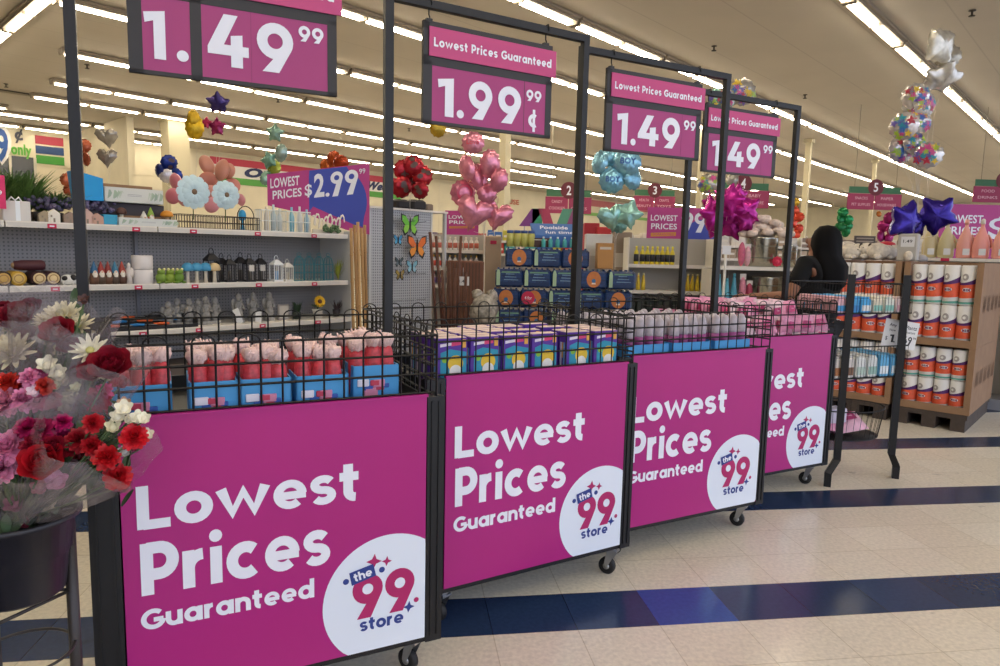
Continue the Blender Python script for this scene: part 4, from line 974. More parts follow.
G('wire_basket', 'white wire basket with lettered tiles left of the hanging price board', 'basket', 287, Z1, .03, wbasket(U(287, 311, .03), .1, .17, M('#dfe4e4'), 9))
for i, (px, hx, h) in enumerate(((264, '#d8cfc0', .19), (271, '#b9ccd2', .21), (277, '#d6e0e0', .18), (289, '#7fc2d6', .2), (297, '#d9dcdc', .21), (304, '#8fb6cc', .19))):
    mb = MB(); mb.lathe([(0, 0), (.02, 0), (.021, h*.6), (.009, h*.8), (.009, h), (0, h)], M(hx), n=12); G('glass_bottle', ['cream', 'grey blue', 'pale grey', 'bright aqua', 'white', 'steel blue'][i]+' bottle standing in the white wire baskets on the top shelf', 'bottle', px+3, Z1+.007, .08, mb)
mb = MB(); mb.ell((0, 0, .09), .03, .03, .035, M('#2f9fd8'), 10, 8); mb.lathe([(0, 0), (.02, 0), (.012, .06), (0, .06)], M('#2f9fd8'), n=10); G('bird_ornament', 'bright blue round ornament at the end of the dark wire basket', 'ornament', 243, Z1, .2, mb).scale = (1, 1, 1.35)
# 'gather' script
mb = MB(); pts = []; x = 0
for k in range(60): u = k/59; pts.append((u*.24+.012*math.sin(u*46), 0, .05+.026*math.sin(u*46+1.2)+.012*math.sin(u*15)))
mb.tube(pts, .0055, M('#e2dbd0'), 6); mb.box(0, .24, -.008, .012, 0, .018, M('#cfc6b6')); gr = MB()
for k in range(60): gr.ell((.07+.13*rng.random(), -.02-.02*rng.random(), .008+.03*rng.random()), .01, .01, .006, M(rng.choice(['#4f6b45', '#66805a'])), 6, 4)
G('script_ornament', 'cream cursive wire ornament with green leaves at the right end of the top shelf', 'ornament', 313, Z1, .04, [('script', mb), ('leaves', gr)]).scale = (1.25, 1, 1.9)
# price board 2.99
p0 = at(268, 196, 5.2); p1 = at(367, 232, 5.9)
t = thing('price_board', 'magenta and blue board reading LOWEST PRICES $2.99 above the shelving end', 'price board', at(268, 230, 6.15), math.radians(6)); S_ = 6.15/FPX
BOARD = mat('board_magenta', '#b53a86', .5); BB = mat('board_blue', '#3a4bb0', .5)
mb = MB(); mb.add([(0, 0, 54*S_), (99*S_, 0, 68*S_), (99*S_, 0, -2*S_), (76*S_, 0, 2*S_), (40*S_, 0, 16*S_), (0, 0, 24*S_)], [(5, 4, 3, 2, 1, 0)], BOARD); mb.add([(0, .004, 54*S_), (99*S_, .004, 68*S_), (99*S_, .004, -2*S_), (76*S_, .004, 2*S_), (40*S_, .004, 16*S_), (0, .004, 24*S_)], [(0, 1, 2, 3, 4, 5)], BOARD); bd = mb.build('board', t)
mb = MB(); pts = []
for k in range(28):
    an = -.2+k*(PI*1.15)/27; rr_b = 37+(3.5 if k % 2 else 0) if an > 1.2 else 34
    x = 66+rr_b*math.cos(an+PI*.0)*.9; z = 30+rr_b*math.sin(an)
    pts.append((min(98.5, max(40, x))*S_, min(54+x*14/99-.6, z)*S_))
for k in range(9):
    an = PI*1.15-.2+k*(PI*.85)/9; rr_b = 27+(5 if k % 2 else 0); x = 70+rr_b*math.cos(an); z = 28+rr_b*math.sin(an); pts.append((min(95, max(42, x))*S_, max(z, 30-(x-30)*.42, 3)*S_))
mb.poly(pts, -.001, BB)
sh_ = Matrix.Identity(4); sh_[2][0] = .15; mb.T = sh_
mb.text('LOWEST', 3*S_, 31*S_, 40*S_, 49.5*S_, -.002, WHT, .02); mb.text('PRICES', 5*S_, 33*S_, 29*S_, 37.5*S_, -.002, WHT, .02)
mb.text('$', 36*S_, 43*S_, 27*S_, 40*S_, -.002, WHT, .02); mb.text('2', 45*S_, 55*S_, 26*S_, 49*S_, -.002, WHT, .03); mb.disc(58*S_, 27.5*S_, 2*S_, -.002, WHT, 10); nine(61*S_, 25*S_, 73*S_, 49*S_, mb, -.002, WHT); nine(75*S_, 25*S_, 88*S_, 49*S_, mb, -.002, WHT)
mb.text("99", 89*S_, 95*S_, 44*S_, 49*S_, -.002, WHT, .01); mb.build('board_lettering', bd)
mb = MB(); mb.tube([(80*S_, .012, -1.3), (80*S_, .012, 60*S_)], .006, STEEL, 6); mb.build('board_pole', t)
# bamboo bundle
for i in range(5):
    px = 351+3.4*i; b_ = at(px+2*(i % 2)+4, 300, 5.55+.03*i); tp = at(px, 228-3*(i % 3), 5.6+.02*i); b_.z = .0
    mb = MB(); pts = [Vector((0, 0, 0))+(tp-Vector((b_.x, b_.y, 0)))*u for u in [k/7 for k in range(8)]]; BAM = mat('bamboo_'+str(i % 3), ['#b08a58', '#a47c4c', '#c49c68'][i % 3], .5)
    mb.tube(pts, .013, BAM, 8); 
    for k in range(1, 7): mb.tube([pts[k]-Vector((0, 0, .006)), pts[k]+Vector((0, 0, .006))], .0155, BAM, 8)
    tag(mb.build('bamboo_pole', loc=(b_.x, b_.y, 0)), 'tan bamboo pole in the bundle leaning at the end of the left shelving', 'pole', 'bamboo poles at the shelving end')
# --- middle shelf
def logroll(c1, c2):
    a = MB(); a.T = Matrix.Translation((0, 0, .045)) @ Matrix.Rotation(PI/2, 4, 'X'); a.lathe([(.040, -.22), (.045, -.2), (.046, -.01), (.042, 0)], c1, n=18); b = MB(); b.T = Matrix.Translation((0, 0, .045)) @ Matrix.Rotation(PI/2, 4, 'X')
    b.lathe([(0, .004), (.03, .004), (.036, .0), (.03, -.003)], c2, n=18); b.ring(0, 0, .012, .016, 0, c2) if False else None
    c = MB(); c.T = Matrix.Translation((0, -.0045, .045)); c.ring(0, 0, .02, .026, 0, M('#a07c4c'), 18); return [('rolled_body', a), ('end_face', b), ('end_ring', c)]
for i, (px, c1, c2, dz_) in enumerate(((2, '#3a2c22', '#c9a45c', 0), (17, '#c29a34', '#d8b86c', 0), (38, '#3c2024', '#e0c898', 0), (52, '#3c2024', '#e0c898', 0))):
    G('rolled_mat', ['brown rolled mat at the left end of the middle shelf', 'yellow rolled mat with a cream end on the middle shelf', 'maroon rolled mat with cream end, left of the matching two', 'maroon rolled mat with cream end, right of the matching two'][i], 'mat roll', px, Z2, .03, logroll(M(c1, .7), M(c2, .6)))
mb = MB(); mb.T = Matrix.Translation((0, 0, .034)) @ Matrix.Rotation(PI/2, 4, 'Y'); mb.lathe([(.0, -.085), (.026, -.08), (.033, -.04), (.034, .07), (.028, .085), (0, .086)], M('#4a1f28', .6), n=16); mb.T = Matrix(); mb.ell((-.085, 0, .034), .012, .018, .018, M('#a3835c'), 8, 6)
o = G('rolled_mat', 'dark maroon roll lying on top of the rolled mats', 'mat roll', 28, Z2+.092, .1, mb)
for i, px in enumerate((66, 75)):
    mb = MB(); mb.ell((0, 0, .035), .045, .03, .034, M('#e8e6e0'), 12, 8); mb.ell((.03, -.018, .05), .02, .02, .018, M('#22201f'), 8, 6); mb.ell((-.02, -.02, .045), .018, .014, .016, M('#22201f'), 8, 6)
    for q in (-.025, .025): mb.lathe([(.008, 0), (.008, .02)], M('#e8e6e0'), (q, -.01, 0), 6)
    G('cow_ornament', ['black and white cow ornament, left of the pair', 'black and white cow ornament beside the left sign post'][i], 'ornament', px, Z2, .04, mb)
for i, (px, hh, bc_) in enumerate(((93, '#3c6c94', '#6b4a38'), (100, '#a03a34', '#5c4a3c'), (107, '#8c3230', '#6b4a38'), (114, '#3f7c9c', '#54443a'), (121, '#a84438', '#5a3c30'))):
    G('garden_gnome', ['blue hatted gnome, leftmost on the middle shelf', 'red hatted gnome, second on the middle shelf', 'dark red hatted gnome, third on the middle shelf', 'teal hatted gnome, fourth on the middle shelf', 'rust hatted gnome beside the white statuette'][i], 'ornament', px, Z2, .05, gnome(M(hh), M(bc_), .155))
mb = MB(); mb.lathe([(0, 0), (.022, 0), (.018, .05), (.024, .09), (.010, .115), (.014, .135), (0, .15)], M('#ddd4ce'), n=12); mb.ell((.012, -.012, .08), .02, .012, .035, M('#ddd4ce'), 8, 6); G('statuette', 'small white statuette between the gnomes and the paper rolls', 'statuette', 128, Z2, .05, mb)
for k in range(2):
    mb = MB(); r_ = U(131, 152, .08)/2; h_r = .098; mb.lathe([(.0, 0), (r_-.004, 0), (r_, .004), (r_, h_r-.004), (r_-.004, h_r), (r_*.35, h_r), (r_*.35, h_r-.03), (0, h_r-.03)], M('#e8e2e0'), n=24)
    o = G('paper_roll', ['thick white paper roll, lower of the stacked two', 'thick white paper roll, upper of the stacked two'][k], 'paper roll', 141.5, Z2+k*.1, .08, mb)
for i, px in enumerate((160, 169, 178)):
    c1 = M(['#7c9a3c', '#8ca43c', '#6e9434', '#94a848', '#7a983c'][i]); a = MB(); a.ell((0, 0, .035), .03, .026, .034, c1, 12, 8); a.ell((0, -.008, .072), .024, .02, .018, c1, 10, 6)
    for q in (-.013, .013): a.ell((q, -.016, .088), .008, .008, .009, M('#f0e8a0'), 8, 6)
    for q in (-.02, .02): a.ell((q, -.024, .008), .014, .012, .008, c1, 8, 5)
    G('frog_ornament', ['green frog ornament right of the white rolls', 'second green frog ornament from the white rolls', 'third green frog ornament from the white rolls'][i], 'ornament', px, Z2, .03+.01*(i % 2), a).scale = (1.25, 1.2, 1.15)
for i, px in enumerate((187, 196, 205, 214)):
    G('mushroom_ornament', ['blue capped mushroom ornament, leftmost', 'blue capped mushroom ornament, second', 'blue capped mushroom ornament, third', 'cream capped mushroom ornament beside the black lanterns'][i], 'ornament', px, Z2, .04 if i < 3 else .03, mush('#4a9cc8' if i < 3 else '#e3c796', .15, '#e2d6c2', .045))
def lantern(w, h, mt, glass=None, tagm=None):
    a = MB(); a.box(-w/2, w/2, -w/2, w/2, 0, .014, mt); a.box(-w/2, w/2, -w/2, w/2, h*.62, h*.66, mt)
    for x in (-1, 1):
        for y in (-1, 1): a.box(x*w/2-(.006 if x > 0 else 0), x*w/2+(.006 if x < 0 else 0), y*w/2-(.006 if y > 0 else 0), y*w/2+(.006 if y < 0 else 0), .014, h*.62, mt)
    for q in (-.25, 0, .25): a.wire((q*w, -w/2+.002, .014), (q*w, -w/2+.002, h*.62), .002, mt)
    b = MB(); b.add([(-w*.55, -w*.55, h*.66), (w*.55, -w*.55, h*.66), (w*.55, w*.55, h*.66), (-w*.55, w*.55, h*.66), (-w*.15, -w*.15, h*.84), (w*.15, -w*.15, h*.84), (w*.15, w*.15, h*.84), (-w*.15, w*.15, h*.84)], [(0, 1, 5, 4), (1, 2, 6, 5), (2, 3, 7, 6), (3, 0, 4, 7), (4, 5, 6, 7), (3, 2, 1, 0)], mt)
    c = MB(); c.tube([(w*.22*math.cos(PI*k/8), 0, h*.84+h*.16*math.sin(PI*k/8)) for k in range(9)], .003, mt, 5, False)
    d = MB(); d.lathe([(0, .014), (w*.2, .014), (w*.2, h*.4), (0, h*.41)], glass or M('#6a645c'), n=12)
    L = [('cage', a), ('roof', b), ('ring_handle', c), ('candle', d)]
    if tagm: e_ = MB(); e_.box(-w*.3, w*.25, -w/2-.006, -w/2-.004, h*.38, h*.6, M('#d9d4cc')); L.append(('paper_tag', e_))
    return L
LB = mat('lantern_black', '#262427', .5)
for i, (px, h, tg) in enumerate(((211, .26, 0), (221, .22, 0), (229, .21, 0), (240, .23, 0), (249, .22, 1), (260, .22, 1))):
    G('lantern', ['tall black lantern, leftmost of the row', 'black lantern, second of the row', 'black lantern, third of the row', 'black lantern, fourth of the row', 'black lantern with white paper tag, left one', 'black lantern with white paper tag, right one'][i], 'lantern', px, Z2, .10 if i % 2 == 0 else .16, lantern(.075 if i else .09, h, LB, None, tg))
G('lantern', 'white lantern with pale blue candle on the middle shelf', 'lantern', 276, Z2, .07, lantern(.08, .21, M('#e9ecee'), M('#8cb4dc'))); G('lantern', 'white lantern on the middle shelf, right of the one with blue candle', 'lantern', 287, Z2, .1, lantern(.075, .18, M('#e6e2da'), M('#c9c0b0'), 0))
def cage(r, h, mt):
    a = MB()
    for k in range(10):
        an = 2*PI*k/10; a.tube([(r*math.cos(an), r*math.sin(an), 0), (r*math.cos(an), r*math.sin(an), h*.6), (r*.7*math.cos(an), r*.7*math.sin(an), h*.82), (0, 0, h*.92)], .0022, mt, 4, False)
    for z in (.003, h*.3, h*.6): a.tube([(r*math.cos(2*PI*k/16), r*math.sin(2*PI*k/16), z) for k in range(17)], .0025, mt, 4, False)
    b = MB(); b.tube([(.018*math.cos(2*PI*k/10), 0, h*.95+.018*math.sin(2*PI*k/10)) for k in range(11)], .0025, mt, 4, False); return [('cage_wires', a), ('hanging_ring', b)]
TE = mat('teal_wire', '#3c8a98', .4)
for i, px in enumerate((299, 309, 319, 328)):
    G('wire_cage', ['teal wire bird cage, leftmost of four', 'teal wire bird cage, second of four', 'teal wire bird cage, third of four', 'teal wire bird cage, rightmost of four'][i], 'bird cage', px, Z2, .06+.07*(i % 2), cage(.045, .23, TE))
G('grass_ornament', 'yellow green artificial grass tuft at the right end of the middle shelf', 'plant', 338, Z2, .1, plant(.2, .08, 30, M('#9aa23c', .7), .006, .2))
# --- lower shelf
mb = MB(); w_ = U(98, 196, -.02)
mb.box(0, w_, 0, .28, 0, .006, LB); mb.box(0, w_, 0, .005, 0, .025, LB); mb.box(0, w_, .275, .28, 0, .075, LB); mb.box(0, .005, 0, .28, 0, .065, LB); mb.box(w_-.005, w_, 0, .28, 0, .065, LB)
G('tool_tray', 'shallow black tray of garden tools on the lower shelf', 'tray', 98, Z3, -.02, mb)
for i in range(9):
    hx = ['#e0622a', '#2f86c8', '#e0622a', '#2f86c8', '#e0622a', '#2a2a2c', '#e0622a', '#2f86c8', '#2a2a2c'][i]; a = MB(); a.tube([(-.05, 0, .012), (0, 0, .014), (.05, 0, .012)], [.008, .011, .009], M(hx, .4), 8); b = MB(); b.tube([(.05, 0, .012), (.09, 0, .012)], .003, STEEL, 5); b.rbox(.09, .13, -.018, .018, .009, .014, STEEL, .002)
    G('garden_tool', f'{["orange", "blue", "orange", "blue", "orange", "black", "orange", "blue", "black"][i]} handled hand tool lying in the black tray, number {["one", "two", "three", "four", "five", "six", "seven", "eight", "nine"][i]} from the left', 'hand tool', 108+8.5*i, Z3+.02+.022*(i % 3), .03+.06*(i % 3), [('grip', a), ('blade', b)], rot=rng.uniform(-.4, .4))
STO = mat('stone_grey', '#989692', .8, noise=.25, scale=40)
def cherub(h):
    mb = MB(); mb.box(-.035, .035, -.03, .03, 0, h*.12, STO); mb.lathe([(.03, h*.12), (.036, h*.3), (.024, h*.5), (.028, h*.62), (.010, h*.72)], STO, n=12); mb.ell((0, -.005, h*.84), .022, .022, h*.14, STO, 10, 8)
    for q in (-1, 1): mb.ell((q*.03, .016, h*.58), .022, .008, h*.2, STO, 8, 6); mb.tube([(q*.026, -.008, h*.6), (q*.032, -.03, h*.45), (q*.008, -.04, h*.5)], [.009, .008, .006], STO, 6)
    return mb
for i, (px, h) in enumerate(((166, .19), (175, .21), (187, .21), (196, .20), (204, .22), (213, .21), (237, .24), (252, .24), (268, .24))):
    G('stone_statuette', ['leftmost grey stone cherub on the lower shelf', 'second grey stone cherub', 'third grey stone cherub', 'fourth grey stone cherub', 'fifth grey stone cherub', 'sixth grey stone cherub, before the gap', 'grey stone cherub leaning beside a white card', 'grey stone cherub behind a white card', 'rightmost grey stone cherub'][i], 'statuette', px, Z3, .09+.03*(i % 2), cherub(h))
for i, (px, py) in enumerate(((239, 0), (257, 0))):
    mb = MB(); mb.T = Matrix.Rotation([-.35, .05][i], 4, 'Y'); mb.box(-.025, .025, 0, .004, 0, .12 if i == 0 else .09, M('#dcdcda')); G('white_card', ['tilted white card leaning on a grey cherub', 'upright white card in front of a grey cherub'][i], 'card', px, Z3, .03, mb)
mb = MB(); mb.box(-.05, .05, 0, .012, 0, .13, M('#9d9690')); mb.box(-.038, .038, -.001, .001, .015, .115, M('#b9b4ac')); G('picture_plaque', 'grey square plaque standing on the lower shelf', 'plaque', 283, Z3, .08, mb)
pot = MB(); pot.lathe([(0, 0), (.03, 0), (.036, .06), (0, .06)], M('#25302a'), n=12); G('potted_plant', 'small dark leafed plant in a black pot on the lower shelf', 'plant', 296, Z3, .08, [('pot', pot), ('leaves', plant(.17, .06, 30, M('#2c4430', .7), .012, .3))])
a = MB(); a.lathe([(0, 0), (.026, 0), (.033, .055), (.036, .055), (.036, .062), (0, .062)], M('#e2dfda'), n=14); st = MB(); st.tube([(0, 0, .06), (0, -.005, .1)], .003, GRN, 5)
for k in range(6): petal(st, (0, 0, .07), Matrix.Rotation(k*1.05, 3, 'Z') @ Matrix.Rotation(-.3, 3, 'Y'), .05, .03, .1, LEAF)
pe = MB()
for ring in range(2):
    for k in range(14): R3 = Matrix.Rotation(-PI/2+.25, 3, 'X').inverted() @ Matrix.Rotation(2*PI*k/14+ring*.2, 3, 'Z') @ Matrix.Rotation(-.25*ring-.1, 3, 'Y'); petal(pe, (0, -.02, .115), R3, .042-.008*ring, .02, .1, M('#edbf2a'))
ce = MB(); ce.ell((0, -.028, .115), .017, .008, .017, M('#5a3218'), 10, 6)
sf = G('potted_sunflower', 'yellow sunflower in a small white pot on the lower shelf', 'plant', 317, Z3, .05, [('pot', a), ('stem_leaves', st), ('petals', pe), ('flower_centre', ce)]); sf.scale = (1.3, 1.3, 1.25)
G('potted_plant', 'dark twiggy plant at the right end of the lower shelf', 'plant', 336, Z3, .12, [('pot', (lambda q: (q.lathe([(0, 0), (.028, 0), (.034, .06), (0, .06)], M('#3a3438'), n=12), q)[1])(MB())), ('twigs', plant(.17, .07, 24, M('#4a3c40', .7), .006, .3))])
# items in the dark base of the run so that it is not bare
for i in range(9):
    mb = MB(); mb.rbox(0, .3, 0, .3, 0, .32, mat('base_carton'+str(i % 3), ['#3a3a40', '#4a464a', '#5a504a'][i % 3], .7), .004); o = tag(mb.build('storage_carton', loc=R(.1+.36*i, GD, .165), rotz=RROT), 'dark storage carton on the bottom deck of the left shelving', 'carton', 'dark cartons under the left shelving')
# ------------------------------------------------------------------ end cap beyond the left shelving
ED = 5.18; s0 = sd(onD(366, 300, ED))[0]; s1 = sd(onD(445, 300, ED))[0]; W = s1-s0; H = onD(400, 209, ED).z
t = thing('end_display', 'white perforated end display with hanging butterflies beside the second sign post', 'shelving', R(s0+.03, ED, 0), RROT); W -= .03
mb = MB(); mb.box(0, W*.78, .0, .02, .1, H-.01, PEGW); mb.build('perforated_panel', t)
mb = MB(); mb.box(0, W+.01, -.02, .3, H-.012, H+.008, CREAM); mb.build('top_shelf', t)
for x in (0, W*.78, W-.02): mb = MB(); mb.box(x, x+.025, -.005, .03, 0, H-.012, M('#c3c5c8')); mb.build('upright', t)
mb = MB(); mb.box(0, W, -.04, .3, 0, .1, GREYP); mb.build('base', t)
for k in range(4):
    z_ = onD(405, 222+26*k, ED).z; mb = MB()
    for x in (.3, .45, .6): mb.tube([(W*x, 0, z_), (W*x, -.13, z_+.008), (W*x, -.14, z_+.025)], .003, STEEL, 5)
    mb.build('hook_row', t)
def butterfly(px, py, w, c1, c2, lb):
    p = onD(px, py, ED-.10); wpx = w*p.y/FPX; mb = MB(); m1 = M(c1); m2 = M(c2); K = M('#1f1d1d')
    for sg in (-1, 1):
        up = [(0, .05), (.25, .42), (.5, .48), (.5, .2), (.3, -.02), (0, -.02)]; lo = [(0, 0), (.3, -.04), (.42, -.25), (.3, -.48), (.12, -.36), (0, -.08)]
        for (pl, mt, y) in ((up, m1, 0), (lo, m2, .001)):
            mb.poly([(sg*x*wpx*1.05, z*wpx*1.03) for x, z in pl], y-sg*.0001, K); mb.poly([(sg*(x*.86+.02)*wpx, z*.84*wpx+.004) for x, z in pl], y-.002, mt)
    wn = tag(thing('butterfly_ornament', lb, 'ornament', p, RROT), lb, 'ornament'); mb.build('wings', wn)
    b = MB(); b.ell((0, -.004, 0), .045*wpx+.002, .006, .34*wpx, K, 8, 6); b.tube([(0, -.004, .3*wpx), (.1*wpx, -.006, .45*wpx)], .0015, K, 4); b.tube([(0, -.004, .3*wpx), (-.1*wpx, -.006, .45*wpx)], .0015, K, 4); b.build('body', wn)
butterfly(410, 225, 22, '#6fc63c', '#8fd04a', 'lime green butterfly ornament hanging on the white end display'); butterfly(417, 247, 24, '#e8742c', '#f09a3a', 'orange butterfly ornament hanging on the white end display')
butterfly(398, 240, 11, '#3a8ec4', '#58b0dc', 'blue butterfly ornament left of the orange one'); butterfly(412, 267, 14, '#7fb7cc', '#9cc8d8', 'pale blue butterfly ornament below the orange one'); butterfly(399, 262, 10, '#4c5a60', '#6f8088', 'grey butterfly ornament left of the pale blue one'); butterfly(400, 275, 11, '#b39a4c', '#8f7a40', 'dull gold butterfly ornament, lowest on the end display')
p = onD(410, 209, ED+.12); 
for i, (dx, w_, h_) in enumerate(((-.12, .16, .09), (.08, .18, .10), (.22, .09, .07))):
    mb = MB(); mb.rbox(-w_/2, w_/2, -.06, .06, 0, h_, M('#242224'), .02) if i < 2 else mb.rbox(-w_/2, w_/2, -.05, .05, 0, h_, M('#77685a'), .01)
    tag(mb.build('storage_bag', loc=(p.x+SV.x*dx, p.y+SV.y*dx, H+.009), rotz=RROT), ['black bag under the red balloons on top of the end display', 'black bag right of the other black bag on the end display', 'brown carton at the right end of the end display top'][i], 'bag' if i < 2 else 'carton')
# brooms and brown goods
BR = mat('broom_brown', '#5a3526', .6, noise=.15); BR2 = mat('broom_dark', '#40261c', .6)
for i, (px, py, pxb, Y) in enumerate(((430, 232, 440, 6.1), (436, 236, 446, 6.2), (442, 270, 448, 6.15), (449, 262, 452, 6.2), (455, 268, 455, 6.1), (461, 236, 455, 6.3), (458, 262, 459, 6.2), (466, 272, 463, 6.2))):
    tp = at(px, py, Y); b_ = at(pxb, 330, Y); b_.z = 0; d = tp-b_; mb = MB(); mb.tube([(0, 0, .25), tuple(d)], .014, BR, 7); hd = MB(); hd.add([(-.11, -.02, 0), (.11, -.02, 0), (.11, .02, 0), (-.11, .02, 0), (-.06, -.015, .26), (.06, -.015, .26), (.06, .015, .26), (-.06, .015, .26)], [(0, 1, 5, 4), (1, 2, 6, 5), (2, 3, 7, 6), (3, 0, 4, 7), (4, 5, 6, 7), (3, 2, 1, 0)], BR2)
    o = thing('broom', ['tall brown broom leaning left, leftmost of the broom group', 'tall brown broom just right of the leftmost one', 'short brown broom, third of the broom group', 'brown broom, fourth of the broom group', 'brown broom in the middle of the group', 'tall brown broom leaning right in the broom group', 'brown broom right of the middle one', 'rightmost brown broom of the broom group'][i], 'broom', b_); mb.build('handle', o); hd.build('bristles', o)
mb = MB(); mb.rbox(0, .36, 0, .3, 0, 1.26, mat('brown_display_box', '#6b4430', .7, noise=.15, scale=12), .01)
for i in range(10): mb.box(.02+.032*i, .03+.032*i, -.002, .0, .1, 1.24, M('#53331f'))
p = at(447, 300, 6.75); tag(mb.build('display_box', loc=(p.x, p.y, 0), rotz=.1), 'brown ribbed display box behind the brooms', 'box')
p = at(463, 281, 6.2); t = thing('price_card', 'small white price card hanging in front of the brooms', 'price card', p); mb = MB(); mb.box(-.055, .055, 0, .003, -.04, .04, M('#dcdad8')); c_ = mb.build('card', t); mb = MB(); mb.text('1.49', -.035, .035, -.015, .012, -.001, M('#3a3a40'), .01); mb.build('card_lettering', c_); mb = MB(); mb.tube([(0, .005, .04), (0, .02, .12)], .002, STEEL, 4); mb.build('wire_hanger', t)
mb = MB(); mb.ell((0, 0, .15), .12, .1, .15, mat('clear_plastic_bag', '#a39c90', .2, noise=.5, scale=22, bump=1), 18, 12, .16); mb.ell((-.06, 0, .29), .05, .03, .05, MATS['clear_plastic_bag'], 10, 6, .4); mb.ell((.07, 0, .28), .05, .03, .06, MATS['clear_plastic_bag'], 10, 6, .4)
p = at(484, 310, 6.1); o = tag(mb.build('plastic_bag', loc=(p.x, p.y, at(484, 327, 6.1).z)), 'crumpled clear plastic bag of goods beside the brown brooms', 'bag')
mb = MB(); mb.rbox(-.15, .15, -.12, .12, 0, at(484, 327, 6.1).z-.001, CARD, .005); tag(mb.build('carton', loc=(p.x, p.y, 0)), 'tall brown carton under the clear plastic bag', 'carton')
# ------------------------------------------------------------------ generic stocked shelf facing the camera
def shelf_unit(name, label, px0, px1, Y, ytop, shelves, depth=.35, col_=CREAM, back=None, roty=0.0):
    """shelves: pixel rows of the shelf tops; returns (origin, width)"""
    a = at(px0, 262, Y); b = at(px1, 262, Y); W = b.x-a.x; H = at((px0+px1)/2, ytop, Y).z
    t = thing(name, label, 'shelving', (a.x, Y, 0)); zs = [at((px0+px1)/2, y, Y).z for y in shelves]
    mb = MB(); mb.box(0, W, depth, depth+.02, 0, H, back or M('#b5b2ac')); mb.build('back_panel', t)
    for x in (-.012, W): mb = MB(); mb.box(x, x+.012, 0, depth+.02, 0, H, col_); mb.build('side_panel', t)
    for z in zs+[.3]: mb = MB(); mb.box(0, W, .01, depth, z-.02, z, col_); mb.box(0, W, 0, .01, z-.035, z+.002, col_); mb.build('shelf', t)
    return a.x, W, zs
def bottle(h, r, bodyc, capc, lab=None, kind=0):
    a = MB(); a.lathe([(0, 0), (r*.9, 0), (r, .008), (r, h*.6), (r*.85, h*.7), (r*.35, h*.82), (r*.35, h*.86), (0, h*.86)] if kind == 0 else [(0, 0), (r, 0), (r, h*.35), (r*.5, h*.75), (r*.4, h*.9), (0, h*.9)], bodyc, n=12)
    c = MB(); c.lathe([(0, h*.84), (r*.45, h*.84), (r*.45, h), (0, h)] if kind == 0 else [(0, h*.88), (r*.42, h*.88), (r*.38, h), (0, h)], capc, n=10); L = [('bottle_body', a), ('cap', c)]
    if lab:
        d = MB(); d.lathe([(r+.001, h*.15), (r+.001, h*.55)], lab, n=12); L.append(('label', d))
    return L
def place(name, label, cat, loc, parts, group=None, rotz=0):
    o = thing(name, label, cat, loc, rotz, group)
    for nm, m_ in parts: m_.build(nm, o)
    return o
def row(src, pts):
    for i, p in enumerate(pts):
        if i == 0: src.location = p
        else: dup(src, p)
# white bottle shelves
x0, W, zs = shelf_unit('shelving_unit', 'white shelving with two rows of white bottles behind the brooms', 430, 483, 8.0, 234, (250, 268, 285))
for j, (cb_, cc, ll) in enumerate((('#e9e4de', '#e8e0d2', '#c9705c'), ('#e6e2de', '#d8b25c', '#d85a48'), ('#dcd4cc', '#c94b40', '#7c5a9c'))):
    b_ = place('lotion_bottle', f'white bottle with {["rust", "red", "purple"][j]} label on the {["upper", "middle", "lower"][j]} shelf behind the brooms', 'bottle', (0, 0, 0), bottle(.15, .024, M(cb_), M(cc), M(ll)), f'{["upper", "middle", "lower"][j]} shelf white bottles')
    row(b_, [(x0+.04+.062*i, 8.06, zs[j]+.001) for i in range(int(W/.062))])
mb = MB(); p = at(493, 262, 7.7); H = at(493, 236, 7.7).z; mb.rbox(-.09, .09, 0, .4, 0, H, M('#b5a288'), .01); mb.T = Matrix.Translation((-.0, -.002, H-.07)); mb.rbox(-.035, .035, -.001, .001, -.02, .02, TAGR, .004); mb.T = Matrix(); tag(mb.build('side_panel', loc=(p.x, 7.7, 0)), 'tan cardboard end panel with a small red tag beside the bottled drinks', 'panel')
# poster left
def poster(name, label, px0, py0, px1, py1, Y, left='LOWEST PRICES', sub=True, big=None, frac=1.0, pole=True, base=None):
    a = at(px0, py1, Y); S = Y/FPX; w = (px1-px0)*S; h = (py1-py0)*S
    t = thing(name, label, 'poster', (a.x, Y, a.z)); mb = MB(); mb.box(0, w, 0, .01, 0, h, BOARD); b_ = mb.build('board', t)
    mb = MB(); f_ = w*frac
    mb.text('LOWEST', f_*.10, f_*.90, h*.68, h*.82, -.002, WHT, .02); mb.text('PRICES', f_*.12, f_*.90, h*.48, h*.62, -.002, WHT, .02)
    if sub: mb.poly([(f_*.12, h*.30), (f_*.88, h*.33), (f_*.88, h*.42), (f_*.12, h*.39)], -.002, M('#d8963c')); mb.text('GUARANTEED', f_*.18, f_*.82, h*.335, h*.385, -.003, BOARD, .0)
    if big:
        cx = f_+(w-f_)*.5; mb.disc(cx+(w-f_)*.1, h*.38, min(h*.36, (w-f_)*.42), -.001, BB, 28); 
        if big == '99': nine(f_+(w-f_)*.02, h*.42, f_+(w-f_)*.36, h*.9, mb, -.003, WHT); nine(f_+(w-f_)*.40, h*.42, f_+(w-f_)*.74, h*.9, mb, -.003, WHT)
        else: mb.text(big, f_+(w-f_)*.03, f_+(w-f_)*.95, h*.35, h*.8, -.003, WHT, .03)
    mb.build('poster_lettering', b_)
    if pole: mb = MB(); mb.tube([(w*.5, .02, -a.z), (w*.5, .02, h*.5)], .012, STEEL, 8); mb.box(w*.5-.15, w*.5+.15, -.1, .14, -a.z, -a.z+.015, STEEL); mb.build('stand_pole', t)
    return t
poster('price_poster', 'magenta LOWEST PRICES poster behind the pink balloons', 445, 211, 478, 236, 8.7)
